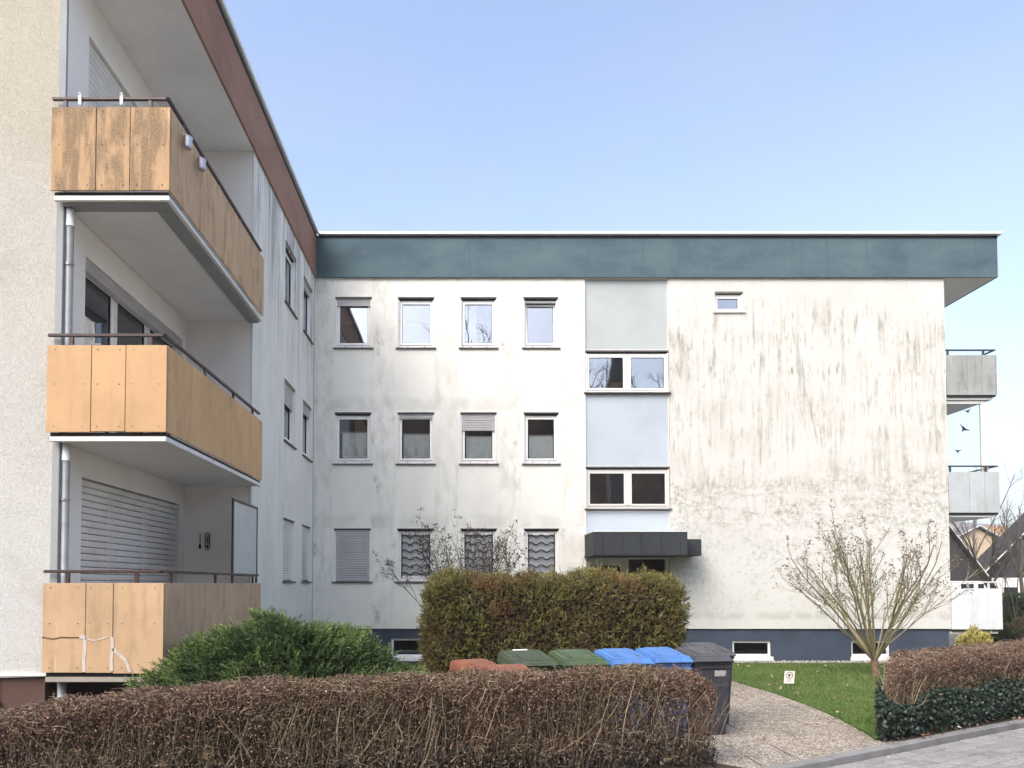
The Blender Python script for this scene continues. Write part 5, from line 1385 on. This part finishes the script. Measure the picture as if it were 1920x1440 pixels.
# tall curtains in the middle loggia door
cloth(TE, 9.42, 9.75, 3.76, 5.8, .30, .03, 4).build('curtain', MT['drape'], label='white curtain at the near end of the middle loggia door', cat='curtain')
cloth(TE, 10.15, 10.42, 3.76, 5.8, .30, .03, 4).build('curtain', MT['drape'], label='white curtain beside the first mullion of the middle loggia door', cat='curtain')
cloth(TE, 10.5, 11.48, 3.76, 5.8, .34, .025, 10).build('curtain', plain('curtain_grey', (.34,.33,.30), .9, .05, 5), label='grey drawn curtain in the middle pane of the loggia door', cat='curtain')
# angled flood light by the entrance
r = empty('flood_light', (2.56, 17.95, 2.14), label='small grey flood light tilted up beside the entrance canopy', cat='lamp')
m = MB(); m.add([(-.10,-.05,.0),(.08,-.05,.0),(.08,.0,-.01),(-.10,.0,-.01),(-.04,.06,.20),(.14,.06,.20),(.14,.10,.19),(-.04,.10,.19)], [(0,1,2,3),(4,5,6,7),(0,1,5,4),(1,2,6,5),(2,3,7,6),(3,0,4,7)]); adopt(m.build('housing', MT['slat']), r, False)
m = MB(); m.cbox(-.03, .03, .02, .25, -.04, .02, .006); adopt(m.build('bracket', MT['sill']), r, False)

# ------------------------------------------------------------------ houses and tower beyond
MT['slate'] = plain('roof_slate', (.05,.047,.048), .7, .14, .8, .3, 6)
MT['slate_grey'] = plain('roof_grey', (.17,.165,.17), .8, .12, .8)
MT['housewhite'] = plain('house_render', (.74,.73,.70), .9, .04, .6)
MT['brick'] = plain('brick_tan', (.42,.27,.16), .9, .12, 2.0)
MT['tan'] = plain('house_tan', (.50,.40,.28), .9, .06, .8)
def house(label, x0, x1, y0, y1, eave, ridge, xr, wins, wallmat='housewhite', roofmat='slate', gable_dark=True, chimney=None):
    """gable end towards the camera, ridge running away from it"""
    r = empty('house', ((x0+x1)/2, y0, 0), label=label, cat='house', group='houses beyond the garden hedge')
    m = MB(); m.box(x0, x1, y0, y1, -.3, eave); m.build('wall', MT[wallmat], r)
    m = MB(); m.prism([(x0,eave+.002),(x1,eave+.002),(xr,ridge-.12)], y0, y1); m.build('gable', MT['slate' if gable_dark else wallmat], r)
    rf = None
    for xe in (x0, x1):
        dx = xe-xr; k = .35/abs(dx); ex, ez = xe + dx*k, eave - (ridge-eave)*k
        m = MB(); m.prism([(ex,ez),(xr,ridge),(xr,ridge+.16),(ex,ez+.16)], y0-.35, y1+.35); o = m.build('roof', MT[roofmat], r); rf = rf or o
        m = MB(); m.prism([(ex,ez+.10),(xr,ridge+.10),(xr,ridge+.17),(ex,ez+.17)], y0-.39, y0-.352); m.build('verge_board', MT['housewhite'], o)
    for (a, b, c, d) in wins:
        m = MB(); ring(m, a, b, c, d, .07, y0-.05, y0-.004); w = m.build('window', MT['pvc'], r)
        m = MB(); m.box(a+.07, b-.07, y0-.03, y0-.02, c+.07, d-.07); m.build('pane', MT['bars'], w)
    if chimney:
        m = MB(); m.cbox(*chimney, .03); m.build('chimney', MT['brick'], rf)
    return r
house('dark slate gabled house nearest the building corner', 22.4, 30.6, 45, 54, 2.0, 7.6, 26.4, [(29.0,29.9,.9,1.9),(30.0,30.5,.9,1.9)])
house('dark slate gabled house at the picture edge', 30.75, 41, 46, 47.2, 2.2, 7.2, 35.9, [(32.2,33.2,.7,1.7)])
house('farther house with grey roof and tan brick chimney', 36.0, 46.5, 62, 72, 3.6, 6.4, 41.5, [], 'tan', 'slate_grey', False, (42.7, 44.3, 62.4, 63.6, 4.0, 6.5))
gw = empty('sunlit_patch_stones', (22, 27, 0), label='low pale stones standing in for sunlit pavement patches in front of the dark green hedge', cat='wall')  # pale stones added in place of light patches taken for sunlit pavement
x = 19.0
while x < 26:
    L = random.uniform(.5, .9); m = MB(); m.cbox(x, x+L-.02, 27+random.uniform(-.03,.03), 27.35, -.1, .30+random.uniform(-.05,.05), .03); m.build('stone', MT['gw_a'] if 'gw_a' in MT else MT.setdefault('gw_a', plain('sunlit_patch_pale', (.60,.55,.46), .9, .12, 1.6, .4, 30)), gw); x += L
tw = empty('church_tower', (15.6, -40, 0), label='slender stone tower mirrored in the upper stair window', cat='tower')
m = MB(); m.box(14.7, 16.5, -41.8, -40, 0, 21.6); m.build('shaft', plain('tower_stone', (.12,.11,.095), .9, .15, .8, .4, 5), tw)
m = MB(); m.cbox(14.5, 16.7, -42, -39.8, 21.6, 22.1, .05); m.build('ledge', MT['brick'], tw)
m = MB(); m.add([(14.85,-41.65,22.1),(16.35,-41.65,22.1),(16.35,-40.15,22.1),(14.85,-40.15,22.1),(15.3,-41.2,27),(15.9,-41.2,27),(15.9,-40.6,27),(15.3,-40.6,27)], [(0,1,2,3),(4,5,6,7),(0,1,5,4),(1,2,6,5),(2,3,7,6),(3,0,4,7)]); m.build('spire', plain('tower_slate', (.09,.085,.075), .8, .15, .8), tw)

# ------------------------------------------------------------------ fallen leaves
MT['fallen'] = mat_leaf('fallen_leaf', [(0, (.10,.045,.025)), (.4, (.24,.12,.07)), (.75, (.42,.30,.20)), (1, (.66,.58,.46))], .75)
n = 260; t = RNG.uniform(4.3, 13.5, n); off = RNG.normal(.12, .10, n)
P = np.stack([np.interp(t, arc, KF[:,0]) - np.interp(t, arc, KN[:,0])*off, np.interp(t, arc, KF[:,1]) - np.interp(t, arc, KN[:,1])*off, np.where(off > 0, .03, .025)], -1)
P[off < -.12, 2] = -.05
d = rdir(n); d[:,2] = np.abs(d[:,2])*.35
tag(leaf_mesh('leaf_litter', P, d, RNG.uniform(.03,.075,n), RNG.uniform(.02,.05,n), RNG.random(n)**1.5, MT['fallen'], fold=.25), label='brown leaf litter between the kerbside hedge and the kerb', cat='leaves', kind='stuff')
n = 30; x, y = RNG.uniform(2.6, 5.0, n), RNG.uniform(8.2, 15, n); d = rdir(n); d[:,2] = np.abs(d[:,2])*.3
tag(leaf_mesh('leaf_litter', np.stack([x, y, np.full(n,.008)], -1), d, RNG.uniform(.02,.06,n), RNG.uniform(.015,.035,n), RNG.random(n), MT['fallen'], fold=.2), label='few small brown leaves on the slab path', cat='leaves', kind='stuff')
n = 46; x, y = RNG.uniform(4.9, 9.5, n), RNG.uniform(9.6, 17, n); k = in_poly(x, y, lawn_poly); x, y = x[k], y[k]; n = len(x)
d = rdir(n); d[:,2] = np.abs(d[:,2])*.3
tag(leaf_mesh('leaf_litter', np.stack([x, y, np.full(n,.06)], -1), d, RNG.uniform(.05,.10,n), RNG.uniform(.03,.06,n), RNG.uniform(.6,1,n), MT['fallen'], fold=.2), label='pale fallen leaves scattered over the lawn', cat='leaves', kind='stuff')
# ------------------------------------------------------------------ thin winter haze
hm = bpy.data.materials.new('haze_air'); hm.use_nodes = True; nt = hm.node_tree
for n_ in list(nt.nodes): nt.nodes.remove(n_)
ho = nt.nodes.new('ShaderNodeOutputMaterial'); hv = nt.nodes.new('ShaderNodeVolumePrincipled')
hv.inputs['Color'].default_value = (.93, .94, .97, 1); hv.inputs['Density'].default_value = .0007; hv.inputs['Anisotropy'].default_value = 0.0
nt.links.new(hv.outputs[0], ho.inputs['Volume'])
mb = MB(); mb.box(-605, 905, -205, 805, -4.0, 74); hz_o = mb.build('haze', hm, label='thin pale winter haze in the air', cat='haze', kind='stuff')
